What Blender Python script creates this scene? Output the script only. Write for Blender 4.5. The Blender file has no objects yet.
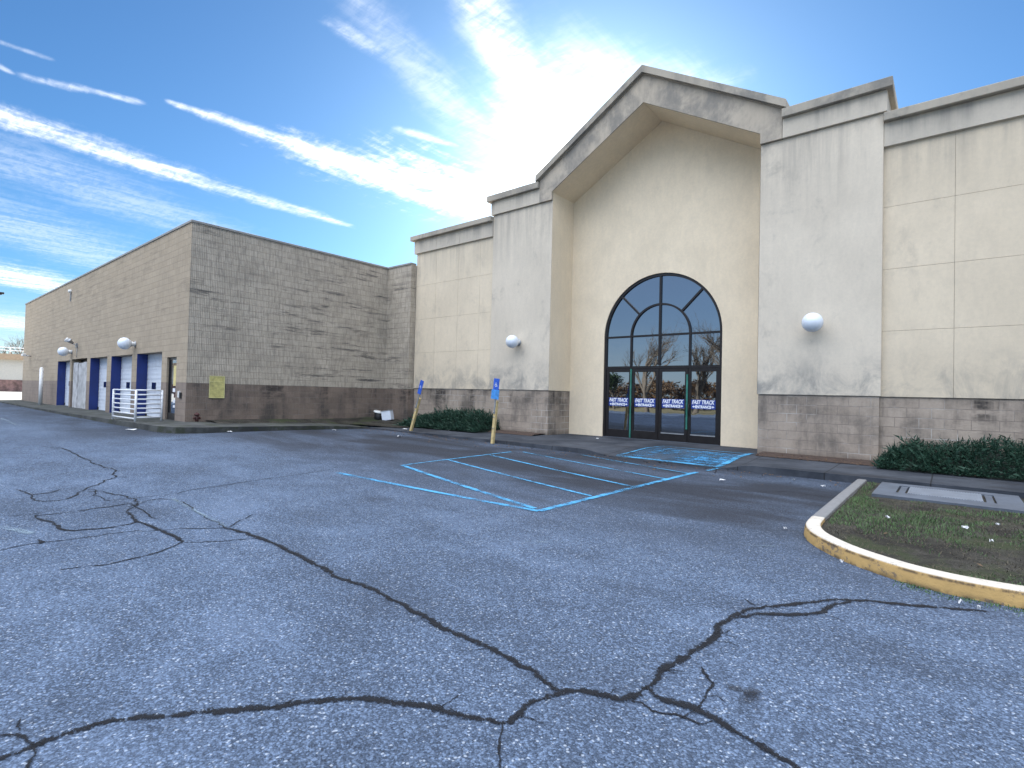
import bpy, bmesh, math, random
from mathutils import Vector, Matrix, noise as mnoise

random.seed(7)
R = math.radians
scene = bpy.context.scene
COL = scene.collection

# ---------------------------------------------------------------- camera, sky, sun, exposure
EYE = 1.5
yaw, pitch, roll = 0.6942, 0.0193, -0.0249
F = Vector((-math.sin(yaw) * math.cos(pitch), math.cos(yaw) * math.cos(pitch), math.sin(pitch)))
R0 = Vector((math.cos(yaw), math.sin(yaw), 0))
U0 = R0.cross(F)
CR = R0 * math.cos(roll) - U0 * math.sin(roll)
CU = U0 * math.cos(roll) + R0 * math.sin(roll)
cam_data = bpy.data.cameras.new('camera')
cam_data.sensor_width = 36
cam_data.lens = 36 * 527.9 / 1024
cam_data.clip_start = 0.05
cam_data.clip_end = 6000
cam = bpy.data.objects.new('camera', cam_data)
COL.objects.link(cam)
cam.matrix_world = Matrix(((CR.x, CU.x, -F.x, 0), (CR.y, CU.y, -F.y, 0), (CR.z, CU.z, -F.z, EYE), (0, 0, 0, 1)))
scene.camera = cam

SUN_EL, SUN_AZ = R(20.5), R(-32.5)          # azimuth from +Y, clockwise positive
SUN = Vector((math.sin(SUN_AZ) * math.cos(SUN_EL), math.cos(SUN_AZ) * math.cos(SUN_EL), math.sin(SUN_EL)))
EXPOSURE = 2.13
SKY_STRENGTH = 0.1
sl = bpy.data.lights.new('sun', 'SUN')
sl.energy = 4.6
sl.angle = R(0.5)
sl.color = (1.0, 0.93, 0.82)
sun = bpy.data.objects.new('sun', sl)
COL.objects.link(sun)
sun.rotation_euler = SUN.to_track_quat('Z', 'Y').to_euler()
vs = scene.view_settings
vs.view_transform = 'Standard'
vs.look = 'None'
vs.exposure = EXPOSURE
vs.gamma = 1.0
vs.use_curve_mapping = False


# ---------------------------------------------------------------- node helpers
class NT:
    def __init__(self, tree):
        self.t = tree

    def n(self, typ, ins=None, out=0, **props):
        nd = self.t.nodes.new(typ)
        for k, v in props.items():
            setattr(nd, k, v)
        for k, v in (ins or {}).items():
            s = nd.inputs[k]
            if isinstance(v, bpy.types.NodeSocket):
                self.t.links.new(v, s)
            elif isinstance(v, bpy.types.Node):
                self.t.links.new(v.outputs[0], s)
            else:
                if isinstance(v, tuple) and len(v) == 3 and s.type == 'RGBA':
                    v = (*v, 1)
                s.default_value = v
        self.last = nd
        return nd.outputs[out] if out is not None else nd

    def m(self, op, a, b=0.0, c=None, clamp=False):
        d = {0: a, 1: b}
        if c is not None:
            d[2] = c
        return self.n('ShaderNodeMath', d, operation=op, use_clamp=clamp)

    def vm(self, op, a, b=None, out=0):
        d = {0: a}
        if b is not None:
            d[1] = b
        return self.n('ShaderNodeVectorMath', d, out=out, operation=op)

    def mix(self, f, a, b, blend='MIX'):
        return self.n('ShaderNodeMix', {0: f, 6: a, 7: b}, out=2, data_type='RGBA', blend_type=blend)

    def mr(self, v, a, b, c=0.0, d=1.0, smooth=True):
        return self.n('ShaderNodeMapRange', {0: v, 1: a, 2: b, 3: c, 4: d}, interpolation_type='SMOOTHSTEP' if smooth else 'LINEAR')

    def noise(self, vec, scale, detail=4, rough=0.55, dist=0.0, out=0):
        return self.n('ShaderNodeTexNoise', {'Vector': vec, 'Scale': scale, 'Detail': detail, 'Roughness': rough, 'Distortion': dist}, out=out)

    def scale(self, vec, s):
        return self.vm('MULTIPLY', vec, s)

    def xyz(self, vec):
        nd = self.n('ShaderNodeSeparateXYZ', {0: vec}, out=None)
        return nd.outputs[0], nd.outputs[1], nd.outputs[2]

    def obj(self):
        return self.n('ShaderNodeTexCoord', out=3)

    def uv(self):
        return self.n('ShaderNodeTexCoord', out=2)

    def bump(self, h, strength, dist, normal=None):
        d = {'Height': h, 'Strength': strength, 'Distance': dist}
        if normal is not None:
            d['Normal'] = normal
        return self.n('ShaderNodeBump', d)


def material(name):
    m = bpy.data.materials.new(name)
    m.use_nodes = True
    t = m.node_tree
    t.nodes.clear()
    k = NT(t)
    out = t.nodes.new('ShaderNodeOutputMaterial')

    def finish(shader):
        t.links.new(shader, out.inputs[0])
    k.finish = finish
    k.mat = m

    def pbsdf(color, rough=0.7, metal=0.0, normal=None, spec=0.5, **kw):
        d = {'Base Color': color, 'Roughness': rough, 'Metallic': metal, 'Specular IOR Level': spec}
        if normal is not None:
            d['Normal'] = normal
        d.update(kw)
        return k.n('ShaderNodeBsdfPrincipled', d)
    k.bsdf = pbsdf
    return k


def C(*a):
    return a if len(a) == 4 else (*a, 1.0)


# ---------------------------------------------------------------- measured layout, metres on the ground (cracks, paint) and sky-plane streaks
CRACKS=[
(0.045,[(-2.881,0.333),(-2.881,0.356),(-2.894,0.480),(-2.871,0.641),(-2.802,0.788),(-2.671,0.925),(-2.558,1.078),(-2.448,1.234),(-2.273,1.484),(-2.092,1.603),(-1.915,1.701),(-1.765,1.772),(-1.651,1.834),(-1.546,1.874)]),
(0.050,[(-1.546,1.874),(-1.534,2.006),(-1.519,2.117),(-1.492,2.248),(-1.401,2.322),(-1.232,2.384),(-1.193,2.488),(-1.195,2.595)]),
(0.050,[(-3.699,2.382),(-3.319,2.420),(-2.893,2.388),(-2.501,2.346),(-2.205,2.341),(-1.940,2.338),(-1.729,2.311),(-1.513,2.249)]),
(0.050,[(-3.699,2.382),(-4.203,2.438),(-4.831,2.471),(-5.169,2.460),(-5.541,2.440),(-5.809,2.383)]),
(0.018,[(-5.809,2.383),(-6.306,2.403),(-7.041,2.454),(-7.620,2.467),(-7.791,2.362),(-7.699,2.120),(-7.541,1.977)]),
(0.012,[(-1.546,1.874),(-1.489,1.768),(-1.442,1.708),(-1.354,1.631)]),
(0.046,[(-5.605,1.909),(-5.853,1.915),(-6.440,1.867),(-6.779,1.836),(-7.252,1.852)]),
(0.028,[(-7.252,1.852),(-7.611,2.056),(-8.005,2.116),(-8.482,2.029),(-8.795,1.959),(-8.814,1.834)]),
(0.023,[(-5.605,1.909),(-5.401,1.574),(-5.336,1.267),(-5.410,1.126),(-5.476,0.993)]),
(0.018,[(-5.584,1.902),(-5.417,2.140),(-5.279,2.423),(-5.169,2.460)]),
(0.018,[(-6.378,0.704),(-6.461,0.869),(-6.441,1.023),(-6.387,1.364),(-6.341,1.721),(-6.096,2.048),(-5.849,2.398)]),
(0.037,[(-7.710,1.140),(-7.302,1.209),(-7.087,1.206),(-6.763,1.276),(-6.610,1.558),(-6.732,1.824)]),
(0.028,[(-6.548,1.004),(-6.403,1.018),(-6.581,1.016)]),
(0.028,[(-9.513,1.193),(-9.011,1.305),(-8.989,1.428),(-9.173,1.608)]),
(0.028,[(-7.710,1.140),(-7.678,1.311),(-7.671,1.530),(-7.685,1.814),(-7.773,2.036)]),
(0.028,[(-9.011,1.305),(-8.589,1.265),(-8.406,1.478),(-8.516,1.613),(-9.170,1.936),(-9.548,2.181),(-9.759,2.377),(-9.630,2.471)]),
(0.032,[(-9.759,2.377),(-10.121,2.411),(-10.387,2.526),(-11.354,2.444),(-12.537,2.468),(-13.992,2.457),(-14.386,2.176)]),
(0.018,[(-7.714,2.021),(-7.234,2.015),(-6.734,2.011)]),
(0.018,[(-9.021,1.898),(-8.681,1.892),(-8.088,1.846),(-8.036,2.082),(-8.008,2.484)]),
(0.014,[(-7.878,0.952),(-7.789,1.119),(-7.979,1.406)]),
(0.014,[(-5.809,2.383),(-6.045,2.614),(-6.247,2.869)]),
(0.048,[(-1.195,2.595),(-1.203,2.785),(-1.171,2.956),(-1.138,3.175),(-1.121,3.422),(-1.163,3.547),(-1.130,3.782),(-1.048,4.036)]),
(0.045,[(-1.050,4.041),(-0.882,4.282),(-0.695,4.577),(-0.466,4.762),(-0.233,4.876),(-0.002,4.998),(0.197,5.125)]),
(0.040,[(-1.129,3.762),(-1.007,3.967),(-0.805,4.113),(-0.677,4.305),(-0.666,4.512),(-0.568,4.669)]),
(0.015,[(-1.170,4.153),(-1.074,4.059)]),
(0.012,[(-0.666,4.249),(-0.541,4.213)]),
(0.012,[(-1.092,3.334),(-1.028,3.375),(-0.975,3.355)]),
(0.050,[(-1.187,2.578),(-1.128,2.534),(-1.005,2.548),(-0.932,2.575),(-0.840,2.537),(-0.746,2.523),(-0.619,2.471),(-0.494,2.439),(-0.456,2.416)]),
(0.018,[(-1.195,2.417),(-1.147,2.427),(-1.082,2.399),(-0.983,2.446),(-0.876,2.461),(-0.836,2.516)]),
(0.022,[(-0.932,2.575),(-0.939,2.703),(-0.955,2.835),(-0.999,2.900),(-1.053,2.990)]),
(0.012,[(-0.936,2.706),(-0.891,2.735),(-0.858,2.708)]),
(0.025,[(-2.901,0.473),(-3.057,0.438),(-3.093,0.378)]),
(0.020,[(-2.896,0.445),(-2.825,0.436),(-2.738,0.416)]),
(0.012,[(-3.058,0.437),(-3.136,0.440),(-3.164,0.453)]),
(0.018,[(-8.008,2.484),(-8.134,2.954),(-8.280,3.862),(-8.440,5.166)]),
(0.014,[(-11.678,1.294),(-11.905,2.072),(-12.307,3.031)]),
(0.018,[(-1.189,9.139),(-1.942,9.242),(-2.578,8.589)]),
(0.009,[(-2.881,0.350),(-2.959,0.310),(-3.021,0.297)]),
(0.009,[(-2.885,0.539),(-2.923,0.534),(-2.876,0.477)]),
(0.009,[(-2.860,0.664),(-2.899,0.652),(-2.855,0.631)]),
(0.009,[(-2.462,1.214),(-2.426,1.215),(-2.444,1.277)]),
(0.009,[(-2.414,1.282),(-2.417,1.308),(-2.417,1.343)]),
(0.009,[(-2.091,1.603),(-2.086,1.619),(-2.074,1.649)]),
(0.009,[(-1.888,1.713),(-1.850,1.708),(-1.854,1.882)]),
(0.009,[(-1.723,1.795),(-1.750,1.759),(-1.829,1.766)]),
(0.009,[(-1.540,1.934),(-1.516,1.961),(-1.416,1.975)]),
(0.009,[(-1.365,2.335),(-1.307,2.320),(-1.290,2.455)]),
(0.009,[(-2.502,2.346),(-2.508,2.322),(-2.677,2.335)]),
(0.009,[(-2.395,2.344),(-2.404,2.397),(-2.383,2.466)]),
(0.009,[(-1.981,2.338),(-2.063,2.337),(-2.107,2.253)]),
(0.008,[(-5.396,2.448),(-5.435,2.413),(-5.500,2.356)]),
(0.009,[(-1.202,2.777),(-1.179,2.799),(-1.107,2.848)]),
(0.009,[(-1.201,2.795),(-1.148,2.805),(-1.111,2.824)]),
(0.009,[(-1.125,3.362),(-1.108,3.446),(-1.016,3.471)]),
(0.009,[(-1.134,3.461),(-1.091,3.481),(-1.073,3.554)]),
(0.009,[(-1.139,3.718),(-1.093,3.713),(-1.056,3.692)]),
(0.009,[(-1.088,3.911),(-1.096,3.867),(-1.148,3.935)]),
(0.009,[(-0.981,4.140),(-0.947,4.125),(-0.913,4.096)]),
(0.009,[(-0.552,4.693),(-0.576,4.655),(-0.591,4.662)]),
(0.009,[(-0.629,4.571),(-0.641,4.487),(-0.692,4.543)]),
(0.009,[(-0.897,2.560),(-0.926,2.558),(-0.941,2.437)]),
]
CRAZE=[[(-0.876,2.856),(-0.804,2.896),(-0.745,2.877)],[(-0.765,2.931),(-0.745,2.808),(-0.748,2.655)]]
PAINT=[
((-8.094,5.099),(-3.976,5.369),0.100),
((-8.053,6.452),(-4.097,5.445),0.100),
((-8.053,6.452),(-8.168,9.876),0.070),
((-3.971,5.374),(-3.771,10.189),0.110),
((-3.706,10.550),(-3.637,11.481),0.100),
((-8.073,7.661),(-4.011,6.674),0.075),
((-8.108,8.982),(-3.922,7.815),0.080),
((-7.984,10.073),(-3.836,8.938),0.065),
((-6.793,10.795),(-3.793,9.890),0.050),
((-3.256,4.187),(-2.922,4.461),0.030),
((-1.590,5.605),(-1.337,5.797),0.040),
((-4.715,2.698),(-4.486,2.921),0.030),
((-7.376,0.836),(-6.863,1.013),0.090),
((-7.697,2.469),(-5.896,2.407),0.050),
((-25.781,2.801),(-20.978,2.667),0.100),
]
RAMP=[(-6.08, 11.61), (-5.87, 13.37), (-3.69, 13.23), (-3.73, 11.03)]
CLOUDS=[
(-2.734,0.183,-2.794,0.444,0.1590,0.1674,0.90,2.0),
(-2.794,0.444,-2.833,0.979,0.1736,0.1480,0.90,2.0),
(-2.833,0.979,-2.815,1.771,0.1523,0.0732,0.60,2.2),
(-2.119,0.633,-2.094,1.053,0.0244,0.1181,0.90,1.8),
(-2.094,1.053,-2.012,1.551,0.1644,0.3271,1.00,3.0),
(-1.993,1.536,-1.844,2.079,0.3632,0.3837,1.05,3.4),
(-2.325,0.298,-2.218,0.558,0.0389,0.0334,0.50,2.4),
(-1.295,0.765,-1.303,0.936,0.0504,0.0601,0.42,2.4),
(-0.889,0.823,-1.070,1.340,0.0520,0.1632,0.70,1.2),
(-1.070,1.340,-1.472,2.096,0.1971,0.3929,1.10,1.0),
(-1.119,0.643,-1.523,1.710,0.0791,0.2066,0.30,1.2),
(-1.005,1.256,-0.632,1.674,0.2592,0.1733,0.38,1.6),
(-3.241,0.253,-3.776,1.502,0.5206,0.3688,0.26,1.4),
(-4.352,0.270,-5.975,1.828,0.7607,0.5589,0.30,1.4),
(-6.601,0.308,-7.280,1.291,0.8381,0.7894,1.00,1.2),
(-11.127,0.540,-13.373,1.951,1.9112,2.0083,0.80,1.0),
(-2.313,0.202,-2.339,0.247,0.0270,0.0208,0.40,1.4),
(-2.161,0.179,-2.142,0.309,0.0269,0.0212,0.30,1.2),
(-1.628,1.249,-1.547,1.461,0.0398,0.0335,0.50,2.2),
]
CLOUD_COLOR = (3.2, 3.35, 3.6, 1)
SKY_FILL_COLOR = (9.3, 9.8, 10.9, 1)  # radiance of the added fill sky, out of view
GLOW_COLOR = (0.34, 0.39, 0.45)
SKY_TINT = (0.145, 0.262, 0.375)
GLASS_REFL = 0.25


# ---------------------------------------------------------------- world: Nishita sky with streaks of cirrus
world = bpy.data.worlds.new('World')
scene.world = world
world.use_nodes = True
wt = world.node_tree
wt.nodes.clear()
w = NT(wt)
sky = w.n('ShaderNodeTexSky', sky_type='NISHITA', sun_disc=False, sun_elevation=SUN_EL, sun_rotation=SUN_AZ,
          altitude=100.0, air_density=1.0, dust_density=0.6, ozone_density=1.6)
dirv = w.n('ShaderNodeTexCoord', out=0)
dx, dy, dz = w.xyz(dirv)
zc = w.m('MAXIMUM', dz, 0.02)
px = w.m('DIVIDE', dx, zc)
py = w.m('DIVIDE', dy, zc)
P2 = w.n('ShaderNodeCombineXYZ', {0: px, 1: py, 2: 0.0})
# the cirrus fibres run along the wind, nearly parallel to Y
fib = w.noise(w.n('ShaderNodeMapping', {0: P2, 2: (0, 0, R(-14)), 3: (9.0, 2.2, 1.0)}), 1.0, 7, 0.62, 0.6)
puff = w.noise(w.n('ShaderNodeMapping', {0: P2, 2: (0, 0, R(24)), 3: (5.0, 11.0, 1.0)}), 1.0, 6, 0.6, 0.3)
wob = w.noise(P2, 2.2, 3, 0.5, 0.0, out=1)
P3 = w.vm('ADD', P2, w.vm('MULTIPLY', w.vm('SUBTRACT', wob, (0.5, 0.5, 0.5)), (0.09, 0.09, 0.0)))
fine = w.noise(w.n('ShaderNodeMapping', {0: P2, 2: (0, 0, R(30)), 3: (14.0, 34.0, 1.0)}), 1.0, 5, 0.65, 0.5)
nz = w.m('ADD', w.m('ADD', w.m('MULTIPLY', fib, 0.5), w.m('MULTIPLY', puff, 0.35)), w.m('MULTIPLY', fine, 0.15))
nzc = w.m('MULTIPLY', w.m('SUBTRACT', nz, 0.5), 2.4)
fibc = w.m('MULTIPLY_ADD', w.mr(w.m('ADD', w.m('MULTIPLY', fib, 0.6), w.m('MULTIPLY', fine, 0.4)), 0.36, 0.62), 0.75, 0.32)
dens = None
for (ax, ay, bx, by, w0, w1, am, hard) in CLOUDS:
    L = math.hypot(bx - ax, by - ay)
    tx, ty = (bx - ax) / L, (by - ay) / L
    rel = w.vm('SUBTRACT', P3, (ax, ay, 0))
    t = w.m('DIVIDE', w.vm('DOT_PRODUCT', rel, (tx, ty, 0), out=1), L, clamp=True)
    q = w.vm('SUBTRACT', rel, w.n('ShaderNodeVectorMath', {0: (tx * L, ty * L, 0), 'Scale': t}, operation='SCALE'))
    dist = w.vm('LENGTH', q, out=1)
    wid = w.m('MULTIPLY_ADD', t, w1 - w0, w0)
    rr = w.m('DIVIDE', dist, wid)
    fall = w.m('POWER', 2.718, w.m('MULTIPLY', w.m('MULTIPLY', rr, rr), -1.6))
    ends = w.mr(w.m('ABSOLUTE', w.m('SUBTRACT', t, 0.5)), 0.35, 0.5, 1.0, 0.8)
    a = w.mr(w.m('MULTIPLY_ADD', nzc, hard * 0.42, w.m('MULTIPLY', fall, ends)), 0.12, 1.25, 0.0, am * 1.15)
    a = w.m('MULTIPLY', w.m('MULTIPLY', a, fibc), w.mr(fall, 0.01, 0.22))
    dens = a if dens is None else w.m('MAXIMUM', dens, a)
# added fill light: bright sky overhead and behind the camera, out of view
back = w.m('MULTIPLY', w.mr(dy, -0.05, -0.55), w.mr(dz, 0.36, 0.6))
sky_fill = w.m('MAXIMUM', w.mr(dz, 0.66, 0.86), back)
sky_fill = w.m('MULTIPLY', sky_fill, w.mr(nz, 0.3, 0.62, 0.55, 1.0))
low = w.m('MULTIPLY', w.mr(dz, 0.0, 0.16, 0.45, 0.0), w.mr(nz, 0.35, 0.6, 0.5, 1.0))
dens = w.m('MAXIMUM', dens, low)
up = w.mr(dz, -0.02, 0.02)
dens = w.m('MULTIPLY', dens, up)
sd = w.vm('DOT_PRODUCT', dirv, tuple(SUN), out=1)
sd = w.m('MAXIMUM', sd, 0.0)
glow = w.m('ADD', w.m('ADD', w.m('MULTIPLY', w.m('POWER', sd, 5.0), 0.28), w.m('MULTIPLY', w.m('POWER', sd, 24.0), 1.3)), w.m('MULTIPLY', w.m('POWER', sd, 90.0), 5.0))
cl = w.m('MULTIPLY_ADD', glow, 0.3, 1.0)
ccol = w.n('ShaderNodeVectorMath', {0: CLOUD_COLOR[:3], 'Scale': cl}, operation='SCALE')
skyc = w.vm('MULTIPLY', sky, SKY_TINT)
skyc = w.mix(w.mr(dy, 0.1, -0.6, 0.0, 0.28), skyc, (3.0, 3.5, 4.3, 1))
air = w.n('ShaderNodeVectorMath', {0: GLOW_COLOR, 'Scale': glow}, operation='SCALE')
skyc = w.vm('ADD', skyc, air)
col = w.mix(w.m('MULTIPLY', sky_fill, up), w.mix(dens, skyc, ccol), SKY_FILL_COLOR)
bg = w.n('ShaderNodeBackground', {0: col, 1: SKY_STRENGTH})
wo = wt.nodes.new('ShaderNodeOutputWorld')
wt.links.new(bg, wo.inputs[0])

# ---------------------------------------------------------------- mesh helpers
def hgt(x, y):
    """height of the asphalt above the spot under the camera"""
    def ss(t):
        t = min(max(t, 0.0), 1.0)
        return t * t * (3 - 2 * t)
    return .08 * ss(y / 12) + .2 * ss((-x - 4) / 14) * (1 - .5 * ss((y - 6) / 6))


def smooth(a, b, t):
    t = min(max((t - a) / (b - a), 0.0), 1.0)
    return t * t * (3 - 2 * t)


def box(bm, x0, x1, y0, y1, z0, z1, mi=0, M=None):
    v = [bm.verts.new(M @ Vector(p) if M else p) for p in
         ((x0, y0, z0), (x1, y0, z0), (x1, y1, z0), (x0, y1, z0), (x0, y0, z1), (x1, y0, z1), (x1, y1, z1), (x0, y1, z1))]
    for f in ((3, 2, 1, 0), (4, 5, 6, 7), (0, 1, 5, 4), (1, 2, 6, 5), (2, 3, 7, 6), (3, 0, 4, 7)):
        bm.faces.new([v[i] for i in f]).material_index = mi


def quad(bm, pts, mi=0):
    f = bm.faces.new([bm.verts.new(p) for p in pts])
    f.material_index = mi
    return f


def prism(bm, outline, y0, y1, mi=0, axis='y'):
    """outline in (x, z), counter-clockwise seen from -Y, pushed from y0 to y1"""
    def P(a, b, c):
        return (a, c, b) if axis == 'y' else ((c, a, b) if axis == 'x' else (a, b, c))
    A = [bm.verts.new(P(a, b, y0)) for a, b in outline]
    B = [bm.verts.new(P(a, b, y1)) for a, b in outline]
    n = len(outline)
    fs = [bm.faces.new(A), bm.faces.new(B[::-1])]
    for i in range(n):
        fs.append(bm.faces.new((A[i], B[i], B[(i + 1) % n], A[(i + 1) % n])))
    for f in fs:
        f.material_index = mi
    bmesh.ops.recalc_face_normals(bm, faces=fs)


def tube(bm, pts, rad, seg=8, mi=0, caps=True):
    pts = [Vector(p) for p in pts]
    rads = rad if isinstance(rad, (list, tuple)) else [rad] * len(pts)
    rings = []
    prev = None
    for i, p in enumerate(pts):
        d = (pts[min(i + 1, len(pts) - 1)] - pts[max(i - 1, 0)]).normalized()
        a = prev if prev is not None and abs(prev.dot(d)) < 0.95 else (Vector((0, 0, 1)) if abs(d.z) < 0.9 else Vector((1, 0, 0)))
        u = (a - d * a.dot(d)).normalized()
        prev = u
        v = d.cross(u)
        rings.append([bm.verts.new(p + (u * math.cos(2 * math.pi * k / seg) + v * math.sin(2 * math.pi * k / seg)) * rads[i]) for k in range(seg)])
    for r0, r1 in zip(rings, rings[1:]):
        for k in range(seg):
            f = bm.faces.new((r0[k], r0[(k + 1) % seg], r1[(k + 1) % seg], r1[k]))
            f.material_index = mi
            f.smooth = True
    if caps:
        bm.faces.new(rings[0][::-1]).material_index = mi
        bm.faces.new(rings[-1]).material_index = mi


def lathe(bm, prof, seg=24, M=Matrix(), mi=0):
    """profile (r, z) spun round z, then moved by M"""
    rings = []
    for r, z in prof:
        if r < 1e-5:
            rings.append([bm.verts.new(M @ Vector((0, 0, z)))])
        else:
            rings.append([bm.verts.new(M @ Vector((r * math.cos(2 * math.pi * k / seg), r * math.sin(2 * math.pi * k / seg), z))) for k in range(seg)])
    for a, b in zip(rings, rings[1:]):
        for k in range(seg):
            if len(a) == 1 and len(b) == 1:
                continue
            if len(a) == 1:
                f = bm.faces.new((a[0], b[(k + 1) % seg], b[k]))
            elif len(b) == 1:
                f = bm.faces.new((a[k], a[(k + 1) % seg], b[0]))
            else:
                f = bm.faces.new((a[k], a[(k + 1) % seg], b[(k + 1) % seg], b[k]))
            f.smooth = True
            f.material_index = mi


def metre_uv(bm):
    uv = bm.loops.layers.uv.verify()
    bm.normal_update()
    for f in bm.faces:
        n = f.normal
        for l in f.loops:
            c = l.vert.co
            if abs(n.z) > .72:
                l[uv].uv = (c.x, c.y)
            elif abs(n.x) > abs(n.y):
                l[uv].uv = (c.y, c.z)
            else:
                l[uv].uv = (c.x, c.z)


def link(name, bm, mats, parent=None, uv=True, bevel=0.0, world=True):
    """one mesh object; verts are given in world metres unless world is False"""
    if uv:
        metre_uv(bm)
    me = bpy.data.meshes.new(name)
    bm.to_mesh(me)
    bm.free()
    for m in (mats if isinstance(mats, (list, tuple)) else [mats]):
        me.materials.append(m)
    o = bpy.data.objects.new(name, me)
    COL.objects.link(o)
    if parent is not None:
        o.parent = parent
        if world:
            base = Vector((0, 0, 0))
            p = parent
            while p is not None:
                base += Vector(p.location)
                p = p.parent
            o.location = -base
    if bevel:
        b = o.modifiers.new('bevel', 'BEVEL')
        b.width = bevel
        b.segments = 2
        b.limit_method = 'ANGLE'
    return o


def tag(o, label=None, cat=None, group=None, kind=None):
    for k, v in (('label', label), ('category', cat), ('group', group), ('kind', kind)):
        if v:
            o[k] = v
    return o


def thing(name, label, cat, loc=(0, 0, 0), group=None):
    o = bpy.data.objects.new(name, None)
    o.empty_display_size = 0.2
    COL.objects.link(o)
    o.location = loc
    return tag(o, label, cat, group)


def dup(root, loc, rot=None, label=None):
    c = root.copy()
    COL.objects.link(c)
    c.location = loc
    if rot is not None:
        c.rotation_euler = rot
    if label:
        c['label'] = label
    for ch in list(root.children):
        d = ch.copy()
        COL.objects.link(d)
        d.parent = c
        for g in list(ch.children):
            e = g.copy()
            COL.objects.link(e)
            e.parent = d
    return c


NB = bmesh.new


# ---------------------------------------------------------------- materials
def plain(name, col, rough=0.7, metal=0.0, var=0.12, scale=6.0, spec=0.5, dirt=0.0, bump=0.0):
    k = material(name)
    o = k.obj()
    n = k.noise(o, scale, 5, 0.6)
    c = k.mix(k.mr(n, .3, .7), C(*[x * (1 - var) for x in col]), C(*[min(1, x * (1 + var)) for x in col]))
    if dirt:
        d = k.mr(k.noise(o, scale * .4, 6, .7, .5), .5, .75, 0, dirt)
        c = k.mix(d, c, C(.06, .05, .04))
    nrm = k.bump(k.noise(o, scale * 12, 3), bump, .01) if bump else None
    k.finish(k.bsdf(c, k.mr(n, .2, .8, max(.02, rough - .08), min(1, rough + .08)), metal, nrm, spec))
    return k.mat


def stucco(name, base, top_bands, grime, streak, low=0.0, seed=0.0, g0=.52, g1=.72):
    """cream stucco; top_bands: heights the rain streaks start from"""
    k = material(name)
    o = k.vm('ADD', k.obj(), (seed, seed * .7, 0))
    _, _, z = k.xyz(k.obj())
    broad = k.noise(o, .55, 5, .6, .3)
    col_ = k.mix(k.mr(broad, .3, .7), C(*[x * .93 for x in base]), C(*[min(1, x * 1.05) for x in base]))
    # rain streaks under the ledges
    st = k.noise(k.scale(o, (2.3, 2.3, .16)), 1.0, 6, .65, .2)
    st2 = k.noise(k.scale(o, (9.0, 9.0, .35)), 1.0, 4, .6)
    sm = k.mr(k.m('ADD', k.m('MULTIPLY', st, .8), k.m('MULTIPLY', st2, .2)), .38, .72)
    tot = None
    for zt, ln in top_bands:
        f = k.m('MULTIPLY', k.mr(z, zt - ln, zt), k.m('LESS_THAN', z, zt + .005))
        tot = f if tot is None else k.m('MAXIMUM', tot, f)
    if tot is not None:
        f = k.m('MULTIPLY', k.m('MULTIPLY', sm, tot), streak)
        col_ = k.mix(f, col_, C(.18, .17, .155))
    # blotches of grime
    bl = k.m('ADD', k.m('MULTIPLY', k.noise(o, .9, 6, .68, .4), .7), k.m('MULTIPLY', k.noise(k.scale(o, (1, 1, .45)), 4.0, 5, .7), .3))
    col_ = k.mix(k.mr(bl, g0, g1, 0, grime), col_, C(.20, .19, .172))
    if low:
        lw = k.m('MULTIPLY', k.mr(z, 2.9, 1.75), k.mr(k.noise(k.scale(o, (1.2, 1.2, 1.0)), 1.3, 6, .7, .5), .38, .70))
        col_ = k.mix(k.m('MULTIPLY', lw, low), col_, C(.17, .175, .175))
    fine = k.noise(o, 140, 3, .6)
    gr = k.m('ADD', k.m('MULTIPLY', k.noise(o, 16, 3, .7), .5), k.m('MULTIPLY', k.noise(k.scale(o, (7, 7, 2.2)), 1.0, 5, .7), .5))
    col_ = k.mix(k.mr(gr, .3, .7, .16, 0.0), col_, C(.25, .23, .20))
    k.finish(k.bsdf(col_, .88, 0, k.bump(k.m('ADD', fine, k.m('MULTIPLY', k.noise(o, 3.0, 3), .6)), .25, .006), .3))
    return k.mat


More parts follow.
